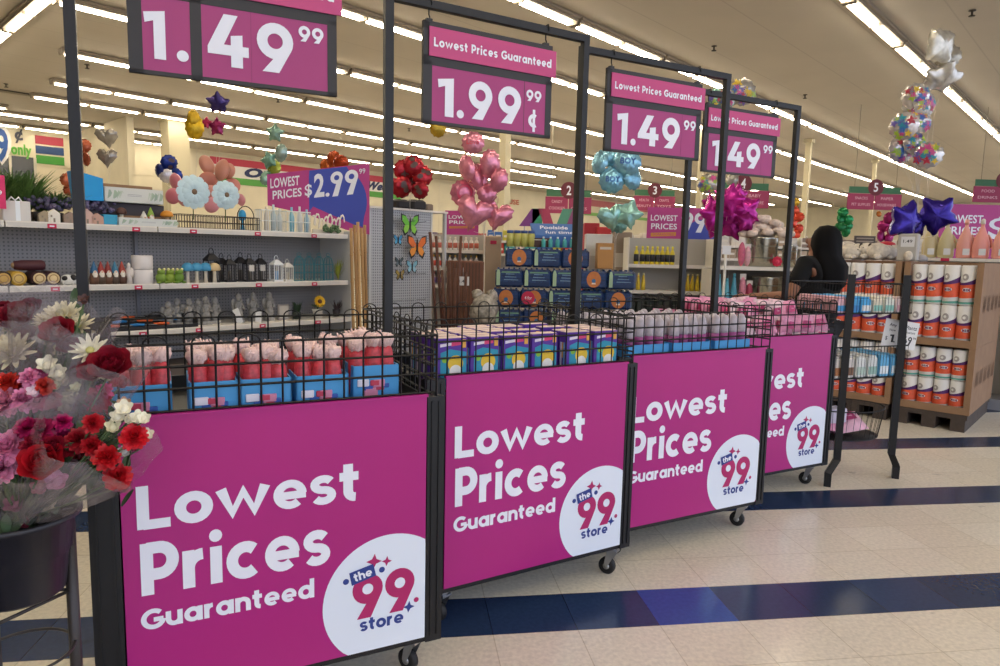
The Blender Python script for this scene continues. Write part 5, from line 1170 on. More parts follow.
poster('price_poster', 'magenta LOWEST PRICES poster with 99, beside the magenta star balloons', 646, 208, 713, 249, 8.6, big='99', frac=.49)
poster('price_poster', 'wide magenta poster reading LOWEST PRICES $1 behind the detergent jugs', 936, 205, 1030, 262, 8.9, big='$1', frac=.50)
# ------------------------------------------------------------------ bottled drink packs
PKB_ = mat('pack_navy', '#1c3766', .35, noise=.55, scale=38); PKC = mat('pack_clear', '#6f8fa0', .3, noise=.3, scale=30); ORG = mat('pack_orange', '#c97a3c', .45, noise=.1); GW = mat('pack_green_white', '#a8c4a0', .4)
def dpack(kind):
    t = thing('drink_pack', {'o': 'shrink wrapped drink pack with orange oval label in the navy stack', 'b': 'shrink wrapped navy drink pack with white lettering bands in the stack'}[kind], 'drink pack', (0, 0, 0), 0, {'o': 'orange label drink packs', 'b': 'navy drink packs'}[kind])
    mb = MB(); w, d, h = .292, .2, .21
    for i in range(5):
        for j in range(2): mb.lathe([(0, 0), (.026, .0), (.028, .02), (.028, .13), (.02, .17), (.010, .19), (.010, .205), (0, .205)], PKB_ if (i+j) % 2 == 0 or kind == 'b' else PKC, (.03+.056*i, .04+.08*j, 0), 10)
    mb.build('bottles', t)
    mb = MB(); mb.rbox(.0, w, 0, d, .004, .19, PKB_, .02); sl_ = mb.build('wrap', t)
    mb = MB()
    if kind == 'o':
        mb.disc(0, 0, .001, -.1, ORG, 4) if False else None
        mb.add([(w*.5+.075*math.cos(2*PI*k/20), -.0025, .10+.085*math.sin(2*PI*k/20)) for k in range(20)], [tuple(range(20))], ORG); mb.disc(w*.5, .085, .022, -.0035, M('#3c6a9c'), 12); mb.poly([(w*.42, .05), (w*.58, .05), (w*.56, .065), (w*.44, .065)], -.0036, M('#e6dccc'))
    else:
        mb.poly([(.012, .02), (.05, .02), (.05, .15), (.04, .185), (.022, .185), (.012, .15)], -.0025, GW); mb.poly([(.06, .02), (.27, .02), (.27, .06), (.06, .05)], -.0025, M('#16305c'))
        for r_ in range(3): mb.poly([(.09+.01*r_, .075+.03*r_), (.24-.02*r_, .075+.03*r_), (.24-.02*r_, .080+.03*r_), (.09+.01*r_, .083+.03*r_)], -.0026, M('#7fa0b8'))
        mb.poly([(.06, .15), (.26, .15), (.25, .165), (.07, .165)], -.0026, M('#6f9a80'))
    mb.build('pack_label', sl_); return t
po, pb_ = dpack('o'), dpack('b'); us = {'o': False, 'b': False}
DYk = 7.2; xL = at(492, 300, DYk).x; zT = at(560, 268, DYk).z; rowsP = ['obo', 'bbbob', 'oobbo', 'bobob', 'obobb', 'bbobo']
for r_, pat in enumerate(rowsP):
    z = zT-.213*r_
    if z < 0.01: break
    for c, k in enumerate(pat):
        if k == ' ': continue
        src = po if k == 'o' else pb_; o = src if not us[k] else dup(src); us[k] = True; o.location = (xL+.295*c+(.13 if r_ == 0 else .03*(r_ % 2)), DYk+(.0 if r_ % 2 else .02)-.02*r_, z+.001)
zb_ = zT-.213*5; mb = MB(); mb.box(0, 1.52, -.12, .3, 0, max(.02, zb_-.002), mat('pallet_wood', '#4a3f38', .8, noise=.15)); tag(mb.build('low_pallet', loc=(xL, DYk, 0)), 'low dark pallet under the navy drink packs', 'pallet')
p = at(549, 296, 7.0); o = MB(); o.disc(0, 0, .07, 0, TAGR, 24); o.box(-.07, .07, .001, .004, -.005, .005, TAGR); q_ = place('round_tag', 'round red shelf tag in front of the navy drink packs', 'tag', at(528, 298, 7.14), [('disc_face', o)]); mb = MB(); mb.text('4 for', -.035, .04, -.015, .02, -.002, WHT, .01); mb.build('tag_lettering', q_)
# goods on top of the stack
zz = zT+.213
for i, px in enumerate((510, 517, 524, 531)):
    pz_ = at(px, 247, 7.3); place('juice_jar', ['yellow jar with blue lid, leftmost of four above the drink packs', 'yellow jar with blue lid, second of four', 'yellow jar with blue lid, third of four', 'yellow jar with blue lid, rightmost of four'][i], 'jar', (pz_.x, 7.3, zz), [('jar_body', (lambda q: (q.lathe([(0, 0), (.038, 0), (.04, .12), (.034, .14), (0, .14)], M('#c9c66c', .35), n=14), q)[1])(MB())), ('lid', (lambda q: (q.lathe([(0, .14), (.036, .14), (.036, .17), (0, .17)], M('#3c5a9c'), n=14), q)[1])(MB()))])
p = at(535, 247, 7.3); S = 7.3/FPX
t = thing('display_box', 'blue display box with slanted header above the drink packs', 'box', (p.x, 7.3, zz)); mb = MB(); mb.add([(0, 0, 0), (40*S, 0, 0), (40*S, 0, 12*S), (0, 0, 12*S), (0, .2, 0), (40*S, .2, 0), (40*S, .2, 24*S), (-5*S, .2, 24*S)], [(0, 1, 2, 3), (4, 7, 6, 5), (0, 3, 7, 4), (1, 5, 6, 2), (3, 2, 6, 7), (0, 4, 5, 1)], M('#3f6eb4')); q_ = mb.build('box_body', t)
mb = MB(); mb.T = Matrix.Translation((0, -.002, 12*S)) @ Matrix.Rotation(math.atan2(.2, 12*S), 4, 'X').inverted(); L_ = math.hypot(.2, 12*S); mb.text('Poolside', 5*S, 33*S, L_*.5, L_*.8, -.002, WHT, .02); mb.text('fun time', 10*S, 38*S, L_*.12, L_*.38, -.002, WHT, .01); mb.build('box_lettering', q_)
for i in range(5): place('teal_bottle', f'small teal bottle, {["first", "second", "third", "fourth", "fifth"][i]} from the left in front of the blue display box', 'bottle', (p.x+(8+7*i)*S, 7.26, zz), bottle(.11, .022, M('#4fb0b0'), M('#e4e8e8')))
for (a, b, y0, y1, hx, nm, lb, cat, Y) in ((529, 550, 238, 247, '#4a3430', 'carton', 'dark carton with pale label next to the yellow jars', 'carton', 7.28),
    (597, 613, 243, 264, '#b9874c', 'carton', 'tan cardboard carton above the right drink packs', 'carton', 7.22), (586, 612, 234, 244, '#e0dcd2', 'carton', 'white carton behind the tan carton', 'carton', 7.5),
    (584, 599, 223, 240, '#b02a34', 'carton', 'deep red carton at the back left of the teal balloons', 'carton', 9.2), (597, 618, 227, 242, '#cf3a3c', 'carton', 'bright red carton just under the teal heart balloons', 'carton', 9.1),
    (612, 631, 232, 262, '#9a8774', 'carton', 'grey brown carton left of the yellow bottles', 'carton', 8.0)):
    q_ = at(a, y1, Y); w_ = (b-a)*Y/FPX; mb = MB(); zt2 = at((a+b)/2, y0, Y).z; zb2 = (zz if a < 590 else zz-.213) if Y < 7.4 else 0
    mb.rbox(0, w_, 0, .16, 0, zt2-zb2, M(hx, .6), .006); mb.box(w_*.15, w_*.85, -.001, .0, (zt2-zb2)*.75, (zt2-zb2)*.85, M('#cfc4b4')); tag(mb.build(nm, loc=(q_.x, Y, zb2)), lb, cat)
# ------------------------------------------------------------------ yellow bottle shelf
x0, W, zs = shelf_unit('shelving_unit', 'cream shelving with yellow capped bottles below the 99 poster', 629, 713, 7.6, 238, (265, 291, 318), .3)
b_ = place('yellow_bottle', 'yellow capped bottle with black label on the top cream shelf', 'bottle', (0, 0, 0), bottle(.2, .026, M('#e8d23c', .35), M('#f2e23a', .35), M('#2b2c34')), 'yellow capped bottles on the top cream shelf')
row(b_, [(at(px, 262, 7.66).x, 7.66, zs[0]+.001) for px in (636, 642, 647, 652, 657, 662, 667, 672, 684)])
b_ = place('yellow_bottle', 'tall tapering yellow bottle on the lower cream shelf', 'bottle', (0, 0, 0), bottle(.19, .024, M('#e3c53a', .35), M('#efe3a8'), None, 1), 'tapering yellow bottles on the lower cream shelf')
row(b_, [(at(px, 288, 7.66).x, 7.66, zs[1]+.001) for px in (638, 643, 683, 687.5, 692, 697, 702)])
for i in range(9): mb = MB(); mb.rbox(0, .09, 0, .2, 0, .2, M(['#2f3a30', '#3a3f38', '#28322c'][i % 3]), .01); tag(mb.build('dark_carton', loc=(x0+.01+.1*i, 7.62, zs[2]+.001)), 'dark green carton on the bottom cream shelf', 'carton', 'dark green cartons on the cream shelf')
# ------------------------------------------------------------------ trash can shelf
x0, W, zs = shelf_unit('shelving_unit', 'white shelving with steel bins under the magenta star balloons', 716, 806, 6.7, 270, (267, 306), .4, back=M('#8a8378'))
CAN = mat('bin_steel', '#b9b8ac', .22, metal=.9, noise=.1)
def can(r, h, lb, px, Y, z):
    mb = MB(); mb.lathe([(0, 0), (r*.9, 0), (r, h*.05), (r, h*.95), (r*1.03, h), (r*.97, h), (r*.95, h*.9), (r*.88, .02), (0, .02)], CAN, n=28); a = MB(); 
    for q in (.3, .7): a.tube([((r+.002)*math.cos(2*PI*k/28), (r+.002)*math.sin(2*PI*k/28), h*q) for k in range(29)], .004, M('#6a6c60'), 5, False)
    place('steel_bin', lb, 'bin', (at(px, 262, Y).x, Y, z+.001), [('bin_body', mb), ('bands', a)])
can(.15, .29, 'large polished steel bin on the white shelf under the plush heap', 761, 6.9, zs[0]); can(.15, .28, 'large polished steel bin on the lower white shelf', 768, 6.9, zs[1]); can(.07, .22, 'narrow steel bin right of the large upper one', 789, 6.86, zs[0])
TOW = mat('plush_cream', '#e2cfc0', .9, noise=.2, scale=30, bump=.4); mb = MB(); rng = random.Random(8)
for k in range(60): a = rng.random()*6.3; q = .25*math.sqrt(rng.random()); mb.ell((q*math.cos(a), .55*q*math.sin(a), .03+(.25-q)*.95*rng.random()), .06, .05, .035, TOW, 9, 6, .1)
o = tag(mb.build('plush_heap', loc=(at(764, 262, 6.9).x, 6.9, zs[0]+.292)), 'heap of cream plush toys piled above the steel bin', 'plush'); o['kind'] = 'stuff'
for i, (px, y1, Y, hx, h) in enumerate(((718, 300, 6.75, '#5aa6bc', .30), (726, 300, 6.78, '#68b4c8', .26), (733, 300, 6.75, '#4f9cb4', .31))): place('spray_bottle', ['teal spray bottle, left of three beside the white handle', 'teal spray bottle, middle of three', 'teal spray bottle, right of three'][i], 'bottle', (at(px, y1, Y).x, Y, zs[1]+.001), bottle(h, .035, M(hx, .35), M(hx, .4), None, 1))
for i, (px, hx, z_, h, Y) in enumerate(((741, '#c9607c', 0, .24, 6.78), (744, '#d8889c', 1, .28, 6.76), (751, '#b0405c', 1, .22, 6.8), (747, '#e0a8b0', 0, .2, 6.8))): place('soft_toy', ['rose pink pack on the upper white shelf', 'pink hanging pack on the lower white shelf', 'crimson pack on the lower white shelf', 'pale pink pack on the upper white shelf'][i], 'pack', (at(px, 262, Y).x, Y, zs[z_]+.001), [('pouch', (lambda q: (q.ell((0, 0, h*.5), .035, .03, h*.5, M(hx, .5, noise=.2, scale=30), 10, 8, .08), q)[1])(MB())), ('header', (lambda q: (q.box(-.03, .03, -.003, .003, h*.9, h*1.1, M('#e6dcd4')), q)[1])(MB()))])
p = at(723, 300, 6.55); mb = MB(); mb.tube([(0, 0, 0), (0, 0, at(723, 246, 6.55).z)], .012, M('#dcdad4'), 8); a = MB(); a.box(-.04, .04, -.018, -.014, at(723, 250, 6.55).z-.04, at(723, 250, 6.55).z+.04, M('#e6e6e8')); place('mop', 'white handled mop with a white tag standing beside the teal bottles', 'mop', (p.x, 6.55, 0), [('handle', mb), ('paper_tag', a), ('mop_head', (lambda q: (q.lathe([(.1, 0), (.09, .03), (.03, .08), (0, .09)], M('#b8c4c4', .9), n=14, wob=.15), q)[1])(MB()))])
mb = MB()
for k in range(8): a = 2*PI*k/8; mb.ell((.03*math.cos(a), 0, .03*math.sin(a)), .022, .012, .022, M('#d01c48'), 8, 6)
mb.ell((0, -.01, 0), .02, .012, .02, M('#e84a6c'), 8, 6); tag(mb.build('bow', loc=(at(777, 262, 6.74).x, 6.74, zs[0]+.056)), 'bright red bow on the edge of the white shelf', 'bow')
# ------------------------------------------------------------------ plush dogs on the left towel bin, jugs on the shelf behind
PW_ = mat('plush_white', '#d9cfc0', .95, noise=.15, scale=40, bump=.4); PD = M('#3a302c', .9)
for i, (px, py, r, ear) in enumerate(((848, 256, 9, 0), (858, 251, 9, 1), (866, 257, 10, 0), (876, 252, 10, 1), (884, 258, 9, 0), (893, 255, 9, 1), (852, 262, 8, 0), (872, 262, 8, 0), (846, 246, 7, 0))):
    base = onS(px, 262, S0+.22+.12*(i % 3)); Y = base.y; q = r*Y/FPX; z = max(zt_+.005, at(px, py, Y).z-q); mb = MB()
    mb.ell((0, 0, q*.85), q*1.25, q*1.0, q*.85, PW_, 12, 8, .04); mb.ell((-q*.9, -q*.5, q*1.05), q*.62, q*.55, q*.55, PW_, 10, 8); mb.ell((-q*1.2, -q*.95, q*.95), q*.26, q*.24, q*.22, PW_, 8, 6)
    for sg in (-1, 1): mb.ell((q*.7*sg, -q*.8, q*.35), q*.3, q*.55, q*.28, PW_, 8, 6)
    o = thing('plush_dog', f'{["white", "cream and black"][ear]} plush dog, ' + ['left front of the heap on the cardboard bin', 'left back of the heap', 'in the middle front of the heap', 'in the middle back of the heap', 'right of the middle in the heap', 'rightmost on the heap', 'lowest left of the heap', 'lowest in the middle of the heap', 'topmost at the left of the heap'][i], 'plush toy', (base.x, base.y, z), RROT-PI/2+.4*((i % 3)-1)); mb.build('body', o)
    a = MB(); EC = PD if ear else PW_; 
    for sg in (-1, 1): a.ell((-q*.9+sg*q*.5, -q*.5, q*1.25), q*.2, q*.25, q*.42, EC, 8, 6)
    a.build('ears', o); b = MB(); b.ell((-q*1.2, -q*1.2, q*1.0), q*.08, q*.06, q*.07, PD, 6, 4)
    for sg in (-1, 1): b.ell((-q*1.0+sg*q*.22, -q*1.0, q*1.2), q*.06, q*.05, q*.06, PD, 6, 4)
    b.build('eyes_and_nose', o)
p = onS(865, 240, S0+.7); S = p.y/FPX; mb = MB(); mb.box(-11*S, 11*S, 0, .01, -4*S, 4*S, M('#5a5048')); mb.box(-9*S, 9*S, -.001, 0, 1*S, 2.2*S, M('#a89c8c')); mb.box(-9*S, 9*S, -.001, 0, -2*S, -.8*S, M('#a89c8c')); mb.box(-.01, .01, .01, .02, -(p.z-zt_), 0, STEEL); tag(mb.build('shelf_sign', loc=p, rotz=.1), 'small dark slatted sign standing behind the plush dogs', 'sign')
p = onS(887, 245, S0+.5); mb = MB(); mb.ell((0, 0, 0), .07, .06, .035, M('#c9223c'), 12, 6, .1); mb.lathe([(0, -.1), (.06, -.1), (.05, 0), (0, 0)], M('#c9223c'), n=12); o = tag(mb.build('red_hat', loc=(p.x, p.y, max(p.z, zt_+.11))), 'crumpled red hat on the plush heap under the magenta balloons', 'hat')
p = onS(906, 262, S0+.12); S = p.y/FPX; mb = MB(); mb.rbox(-9*S, 9*S, 0, .08, 0, 27*S, M('#b9b4ac'), .01); mb.box(-6*S, 6*S, -.002, 0, 14*S, 24*S, M('#e2e2e4')); mb.text('1.49', -4*S, 4*S, 18*S, 21*S, -.003, M('#33343c'), .01); mb.ell((2*S, -.02, 5*S), 4*S, .02, 5*S, PW_, 8, 6); tag(mb.build('display_stand', loc=(p.x, p.y, zt_+.002), rotz=RROT-PI/2), 'grey card display stand with small white price card between the bins', 'display')
js = S0+1.25
jz = onS(950, 258, js).z; d0 = sd(onS(1030, 258, js))[1]; d1 = sd(onS(917, 258, js))[1]; Wj = d1-d0
t = thing('shelving_unit', 'white shelf carrying the detergent jugs behind the towel bins', 'shelving', R(js, d1, 0), RROT-PI/2)
mb = MB(); mb.box(0, Wj, 0, .35, jz-.03, jz, CREAM); mb.build('shelf', t); mb = MB(); mb.box(0, Wj, .35, .37, 0, jz, M('#b5b2ac')); mb.build('back_panel', t); mb = MB(); mb.box(0, Wj, 0, .35, 0, .1, GREYP); mb.build('base', t)
for x in (.0, Wj-.02): mb = MB(); mb.box(x, x+.02, 0, .35, .1, jz-.03, CREAM); mb.build('side_panel', t)
mb = MB(); mb.box(.2, .27, -.003, 0, jz-.03, jz-.002, TAGR); mb.build('shelf_tag', t)
def jug(hx):
    mt = M(hx, .35); a = MB(); a.lathe([(0, 0), (.062, 0), (.072, .02), (.072, .13), (.055, .2), (.03, .26), (.016, .30), (.016, .325), (0, .325)], mt, n=16, sx=1.0, sy=.62)
    b = MB(); b.tube([(.055, 0, .08), (.085, 0, .11), (.078, 0, .17), (.045, 0, .22)], .012, mt, 8); c = MB(); c.lathe([(0, .32), (.02, .32), (.018, .36), (.006, .37), (0, .37)], M('#e8e0d4') if hx != '#e8a090' else mt, n=10); d = MB(); d.box(-.03, .028, -.048, -.044, .03, .09, M('#d8d8d4')); return [('jug_body', a), ('handle', b), ('cap', c), ('label', d)]
for i, (px, hx) in enumerate(((929, '#c9b98c'), (945, '#c4b88a'), (964, '#e8a090'), (980, '#e8988c'), (1000, '#e8a090'))):
    p = onS(px, 256, js+.12); place('detergent_jug', ['beige detergent jug, leftmost on the white shelf', 'beige detergent jug, second on the white shelf', 'pink detergent jug, third on the white shelf', 'pink detergent jug, fourth on the white shelf', 'pink detergent jug at the right edge of the photo'][i], 'jug', (p.x, p.y, jz+.001), jug(hx), None, -.3)
# ------------------------------------------------------------------ background shelving rows
rng = random.Random(31)
def bg_row(label, px0, px1, Y, ytop, n, cols_):
    x0, W, zs = shelf_unit('shelving_unit', label, px0, px1, Y, ytop, (ytop+9, ytop+22), .5)
    z_top = at((px0+px1)/2, ytop, Y).z
    for zi, z in enumerate([zs[0], zs[1]]):
        x = .02
        while x < W-.2:
            w_ = rng.uniform(.1, .24); hx = rng.choice(cols_); mb = MB(); hh = min(.22, (zs[0]-zs[1])*.85, (z_top-zs[0]+.1) if zi == 0 else 9); mb.rbox(0, w_, 0, .2, 0, hh*rng.uniform(.75, 1), M(hx, .6), .006); mb.box(w_*.15, w_*.85, -.001, 0, hh*.3, hh*.5, M('#e6e0d4'))
            tag(mb.build('packaged_goods', loc=(x0+x, Y+.03, z+.001)), 'small packaged goods on '+label, 'package', 'packages on '+label); x += w_+.015
bg_row('the far shelving behind the drink packs', 486, 640, 11.5, 233, 1, ['#3f6eb4', '#c9c04c', '#4fa8a8', '#d8d4cc', '#7c5a9c', '#c94b40'])
bg_row('the far shelving behind the yellow bottles', 640, 800, 10.2, 236, 1, ['#d8d4cc', '#c9887c', '#9cb4a4', '#b09a80', '#e6dccc'])
bg_row('the far shelving behind the person', 790, 930, 12.5, 240, 1, ['#d8d4cc', '#c9b49c', '#8c7c70', '#e6dccc', '#b06a5c'])
bg_row('the far shelving at the right edge', 985, 1060, 11.5, 236, 1, ['#d8d4cc', '#c9887c', '#b09a80'])
bg_row('the far shelving behind the brooms', 395, 490, 12.5, 234, 1, ['#d8d4cc', '#b8a48c', '#8c7c90', '#c96a5c'])
# slanted coloured panels above the far shelving
for i, (a_, w_, hx, sl__) in enumerate(((519, 12, '#7a3a86', 12), (532, 10, '#2f8f6c', 0), (544, 10, '#a83a5c', -6), (556, 10, '#5a9c84', 6), (566, 10, '#8c4a7c', 4))):
    Y = 12.4; S = Y/FPX; b0_ = at(a_, 226, Y); mb = MB(); mb.add([(0, 0, 0), (w_*S, 0, 0), ((w_+sl__)*S, 0, 17*S), (sl__*S, 0, 17*S), (0, .02, 0), (w_*S, .02, 0), ((w_+sl__)*S, .02, 17*S), (sl__*S, .02, 17*S)], [(0, 1, 2, 3), (7, 6, 5, 4), (0, 3, 7, 4), (1, 5, 6, 2), (3, 2, 6, 7), (0, 4, 5, 1)], M(hx)); mb.box(w_*S*.4, w_*S*.5, .02, .03, -b0_.z, 4*S, STEEL)
    tag(mb.build('slanted_panel', loc=b0_), ['purple', 'green', 'crimson', 'pale green', 'mauve'][i]+' slanted decor panel above the far shelving', 'panel')
# ------------------------------------------------------------------ hanging aisle signs
AG = mat('aisle_green', '#376a4b', .6); AP = mat('aisle_magenta', '#983058', .6); AR = mat('aisle_circle', '#64202f', .6)
def aisle(num, px0, px1, pt, pb, Y, lb, words):
    a = at(px0, pb, Y); S = Y/FPX; w = (px1-px0)*S; h = (pb-pt)*S; t = thing('aisle_sign', lb, 'aisle sign', a, math.radians(4))
    mb = MB(); mb.box(0, w, 0, .03, h*.72, h, AG); g_ = mb.build('green_header', t); mb = MB(); mb.box(-w*.02, w*.49, 0, .03, 0, h*.7, AP); mb.box(w*.51, w*1.02, 0, .03, 0, h*.7, AP); m_ = mb.build('aisle_panel', t)
    mb = MB(); mb.disc(w*.5, h*.98, h*.36, -.012, AR, 28); mb.T = Matrix(); c_ = mb.build('number_disc', t); mb = MB(); mb.text(num, w*.5-h*.10, w*.5+h*.10, h*.78, h*1.18, -.016, WHT, .02); mb.build('number', c_)
    mb = MB()
    for i, (l1, l2) in enumerate(words): x = w*(.06+.5*i); mb.text(l1, x+w*.06, x+w*.3, h*.44, h*.56, -.003, M('#e6b8c4'), .0); mb.text(l2, x, x+w*.36, h*.16, h*.28, -.003, M('#e6b8c4'), .0)
    mb.build('aisle_lettering', m_)
    for x in (w*.1, w*.9): mb = MB(); mb.tube([(x, .015, h), (x, .015, CZ-a.z-.01)], .008, M('#8c8474'), 5); mb.build('hanging_rod', t)
aisle('5', 848, 901, 187, 209, 17, 'hanging aisle sign number 5 with green header, right of the black haired person', (('SNACKS', 'PET SUPPLIES'), ('PAPER', 'HOUSEWARES')))
aisle('4', 716, 768, 183, 207, 17, 'hanging aisle sign number 4 behind the magenta star balloons', (('PARTY', 'STATIONERY'), ('BABY', 'HARDWARE')))
aisle('3', 634, 674, 190, 210, 22, 'hanging aisle sign number 3 between the teal balloons and the thin post', (('HEALTH', 'BEAUTY'), ('CRAFTS', 'TOYS')))
aisle('2', 546, 590, 190, 213, 20, 'hanging aisle sign number 2 behind the second sign post', (('CANDY', 'COOKIES'), ('BOOKS', 'GAMES')))
aisle('6', 974, 1030, 180, 202, 17, 'hanging aisle sign number 6 at the right edge of the photo', (('FOOD', 'DRINKS'), ('FROZEN', 'DAIRY')))
# ------------------------------------------------------------------ wall graphics on the back wall
WD = 27.36
def wallpoly(name, label, pts, mt, off=0, cat='wall graphic', parent=None):
    W3 = [onD(px, py, WD-off) for px, py in pts]; o = W3[0].copy(); mb = MB(); mb.add([tuple(p-o) for p in W3], [tuple(range(len(W3)))], mt); ob = mb.build(name, parent, None if parent else o)
    if parent: ob.location = o-parent.location
    else: tag(ob, label, cat)
    return ob
def walltext(txt, px0, px1, ybase, cap, mt, parent, off, bold=.03):
    """text lying in the wall plane, between two pixel columns at the wall"""
    a = onD(px0, ybase, WD-off); b = onD(px1, ybase, WD-off); w = sd(b)[0]-sd(a)[0]; mb = MB(); mb.T = Matrix.Rotation(RROT, 4, 'Z'); zc = cap*a.y/FPX
    mb.text(txt, 0, w, 0, zc, 0, mt, bold); return mb.build('wall_lettering', parent, a-parent.location)
def banner(label, px0, px1, yt, yb, cols3, txt=None, tcol='#1c2a5c'):
    a = onD(px0, yt, WD); b = onD(px0, yb, WD); s0 = sd(a)[0]; s1 = sd(onD(px1, yt, WD))[0]; z1, z0 = a.z, b.z; h = z1-z0
    t = thing('wall_banner', label, 'banner', R(s0, WD, z0), RROT); 
    for (f0, f1, hx, nm) in cols3: mb = MB(); mb.box(0, s1-s0, 0, .03, h*f0, h*f1, M(hx)); mb.build(nm, t)
    for wd, f0, f1, b0, b1 in (txt or ()): mb = MB(); mb.text(wd, (s1-s0)*f0, (s1-s0)*f1, h*b0, h*b1, -.02, M(tcol), .06, .12); mb.build('banner_word', t)
banner('wall banner reading Open 7 Days a Week between red and green stripes', 210, 401, 156, 182, ((.72, 1, '#b8334a', 'red_stripe'), (.26, .72, '#e6e2dc', 'white_band'), (0, .26, '#4f9a3c', 'green_stripe')), (('Open', .13, .37, .22, .72), ('7', .42, .47, .32, .72), ('Days', .51, .66, .22, .72), ('a', .70, .73, .32, .60), ('Week.', .77, .95, .32, .72)))
banner('red, blue and green striped wall decal right of the word only', 35, 63, 135, 163, ((.70, 1, '#a02a40', 'red_stripe'), (.36, .64, '#24406e', 'blue_stripe'), (0, .3, '#3f8a34', 'green_stripe')))
banner('plain red and green wall stripes right of the second sign post', 585, 706, 199, 215, ((.6, 1, '#b5646c', 'red_stripe'), (0, .2, '#7ab05c', 'green_stripe')))
t = thing('wall_lettering_sign', 'large blue 9 with cent mark and green word only on the back wall', 'wall lettering', onD(0, 150, WD))
o = t
def wt(txt, px0, px1, ybase, cap, hx, off=.02, bold=.03): walltext(txt, px0, px1, ybase, cap, M(hx), o, off, bold)
a = onD(-22, 160, WD-.02); zc = 36*a.y/FPX; w9 = sd(onD(12, 150, WD))[0]-sd(a)[0]
mb = MB(); mb.T = Matrix.Rotation(RROT, 4, 'Z'); mb.text('99', 0, w9, -.1, zc, .01, M('#e9e6e2'), .10); mb.text('99', .1, w9-.1, 0, zc-.1, -.01, M('#1f4a8c'), .03); mb.build('big_numerals', o, a-o.location)
wt('¢', 15, 23.5, 143, 14, '#2a2c3a', .02, .03); wt('only', 11.5, 32, 157.5, 14, '#5aa838', .02, .04)
wt2 = thing('wall_lettering_sign', 'small red wall lettering HOUSE right of the slim white column', 'wall lettering', onD(498, 203, WD)); walltext('HOUSE', 498, 519, 203, 5, M('#b5452f'), wt2, .02, .02)
# dark windows low on the back wall at the left
t = thing('window_dark', 'dark storefront window low on the back wall at far left', 'window', onD(-30, 192, WD), RROT); a = onD(-30, 192, WD); b = onD(36, 158, WD); w = sd(b)[0]-sd(a)[0]; h = b.z-a.z
mb = MB(); mb.box(0, w, 0, .03, 0, h, mat('window_glass_dark', '#1c222c', .15)); mb.build('pane', t)
for x in (0, w*.58, w-.08): mb = MB(); mb.box(x, x+.08, -.04, .0, 0, h, M('#c9c4b4')); mb.build('mullion', t)
# ------------------------------------------------------------------ balloons
def inflated(outline, r, thick, mt, crinkle=.06, rings=5):
    n = len(outline); mb = MB(); vs = []; fs = []
    for sg in (-1, 1):
        for i in range(rings+1):
            u = i/rings; sc_ = math.sqrt(max(0, 1-u*u)) if i else 1
            sc_ = 1-u if True else sc_
            for k, (x, z) in enumerate(outline):
                y = sg*thick*r*math.sqrt(max(0, 1-(1-u)**2)); w_ = 1+crinkle*math.sin(k*2.6)*(1-u)**2; vs.append((x*r*(1-u)*w_, y*(1+crinkle*math.sin(k*1.9)*(1-u)), z*r*(1-u)*w_))
    R1 = rings+1
    for b in (0, 1):
        for i in range(rings):
            for k in range(n):
                j = (k+1) % n; q = (b*R1*n+i*n+k, b*R1*n+i*n+j, b*R1*n+(i+1)*n+j, b*R1*n+(i+1)*n+k); fs.append(q if b == 0 else q[::-1])
    mb.add(vs, fs, mt, True); return mb
def OUT(kind):
    if kind == 'round': return [(math.cos(2*PI*k/28), math.sin(2*PI*k/28)) for k in range(28)]
    if kind == 'tall': return [(.78*math.cos(2*PI*k/28), 1.1*math.sin(2*PI*k/28)) for k in range(28)]
    if kind == 'heart':
        o = []
        for k in range(36): a = 2*PI*k/36; o.append((16*math.sin(a)**3/16.5, (13*math.cos(a)-5*math.cos(2*a)-2*math.cos(3*a)-math.cos(4*a))/15.5))
        return o
    if kind == 'star':
        o = []
        for k in range(10):
            a = PI/2+PI*k/5; q = 1.08 if k % 2 == 0 else .68; a2 = PI/2+PI*(k+1)/5; q2 = .68 if k % 2 == 0 else 1.08
            for u in (0, .33, .66): o.append(((q*(1-u))*math.cos(a)+(q2*u)*math.cos(a2), (q*(1-u))*math.sin(a)+(q2*u)*math.sin(a2)))
        return o
    if kind == 'square': return [(max(-.85, min(.85, 1.15*math.cos(2*PI*k/28))), max(-.85, min(.85, 1.15*math.sin(2*PI*k/28)))) for k in range(28)]
RIB = mat('ribbon_pale', '#cfc8bc', .4)
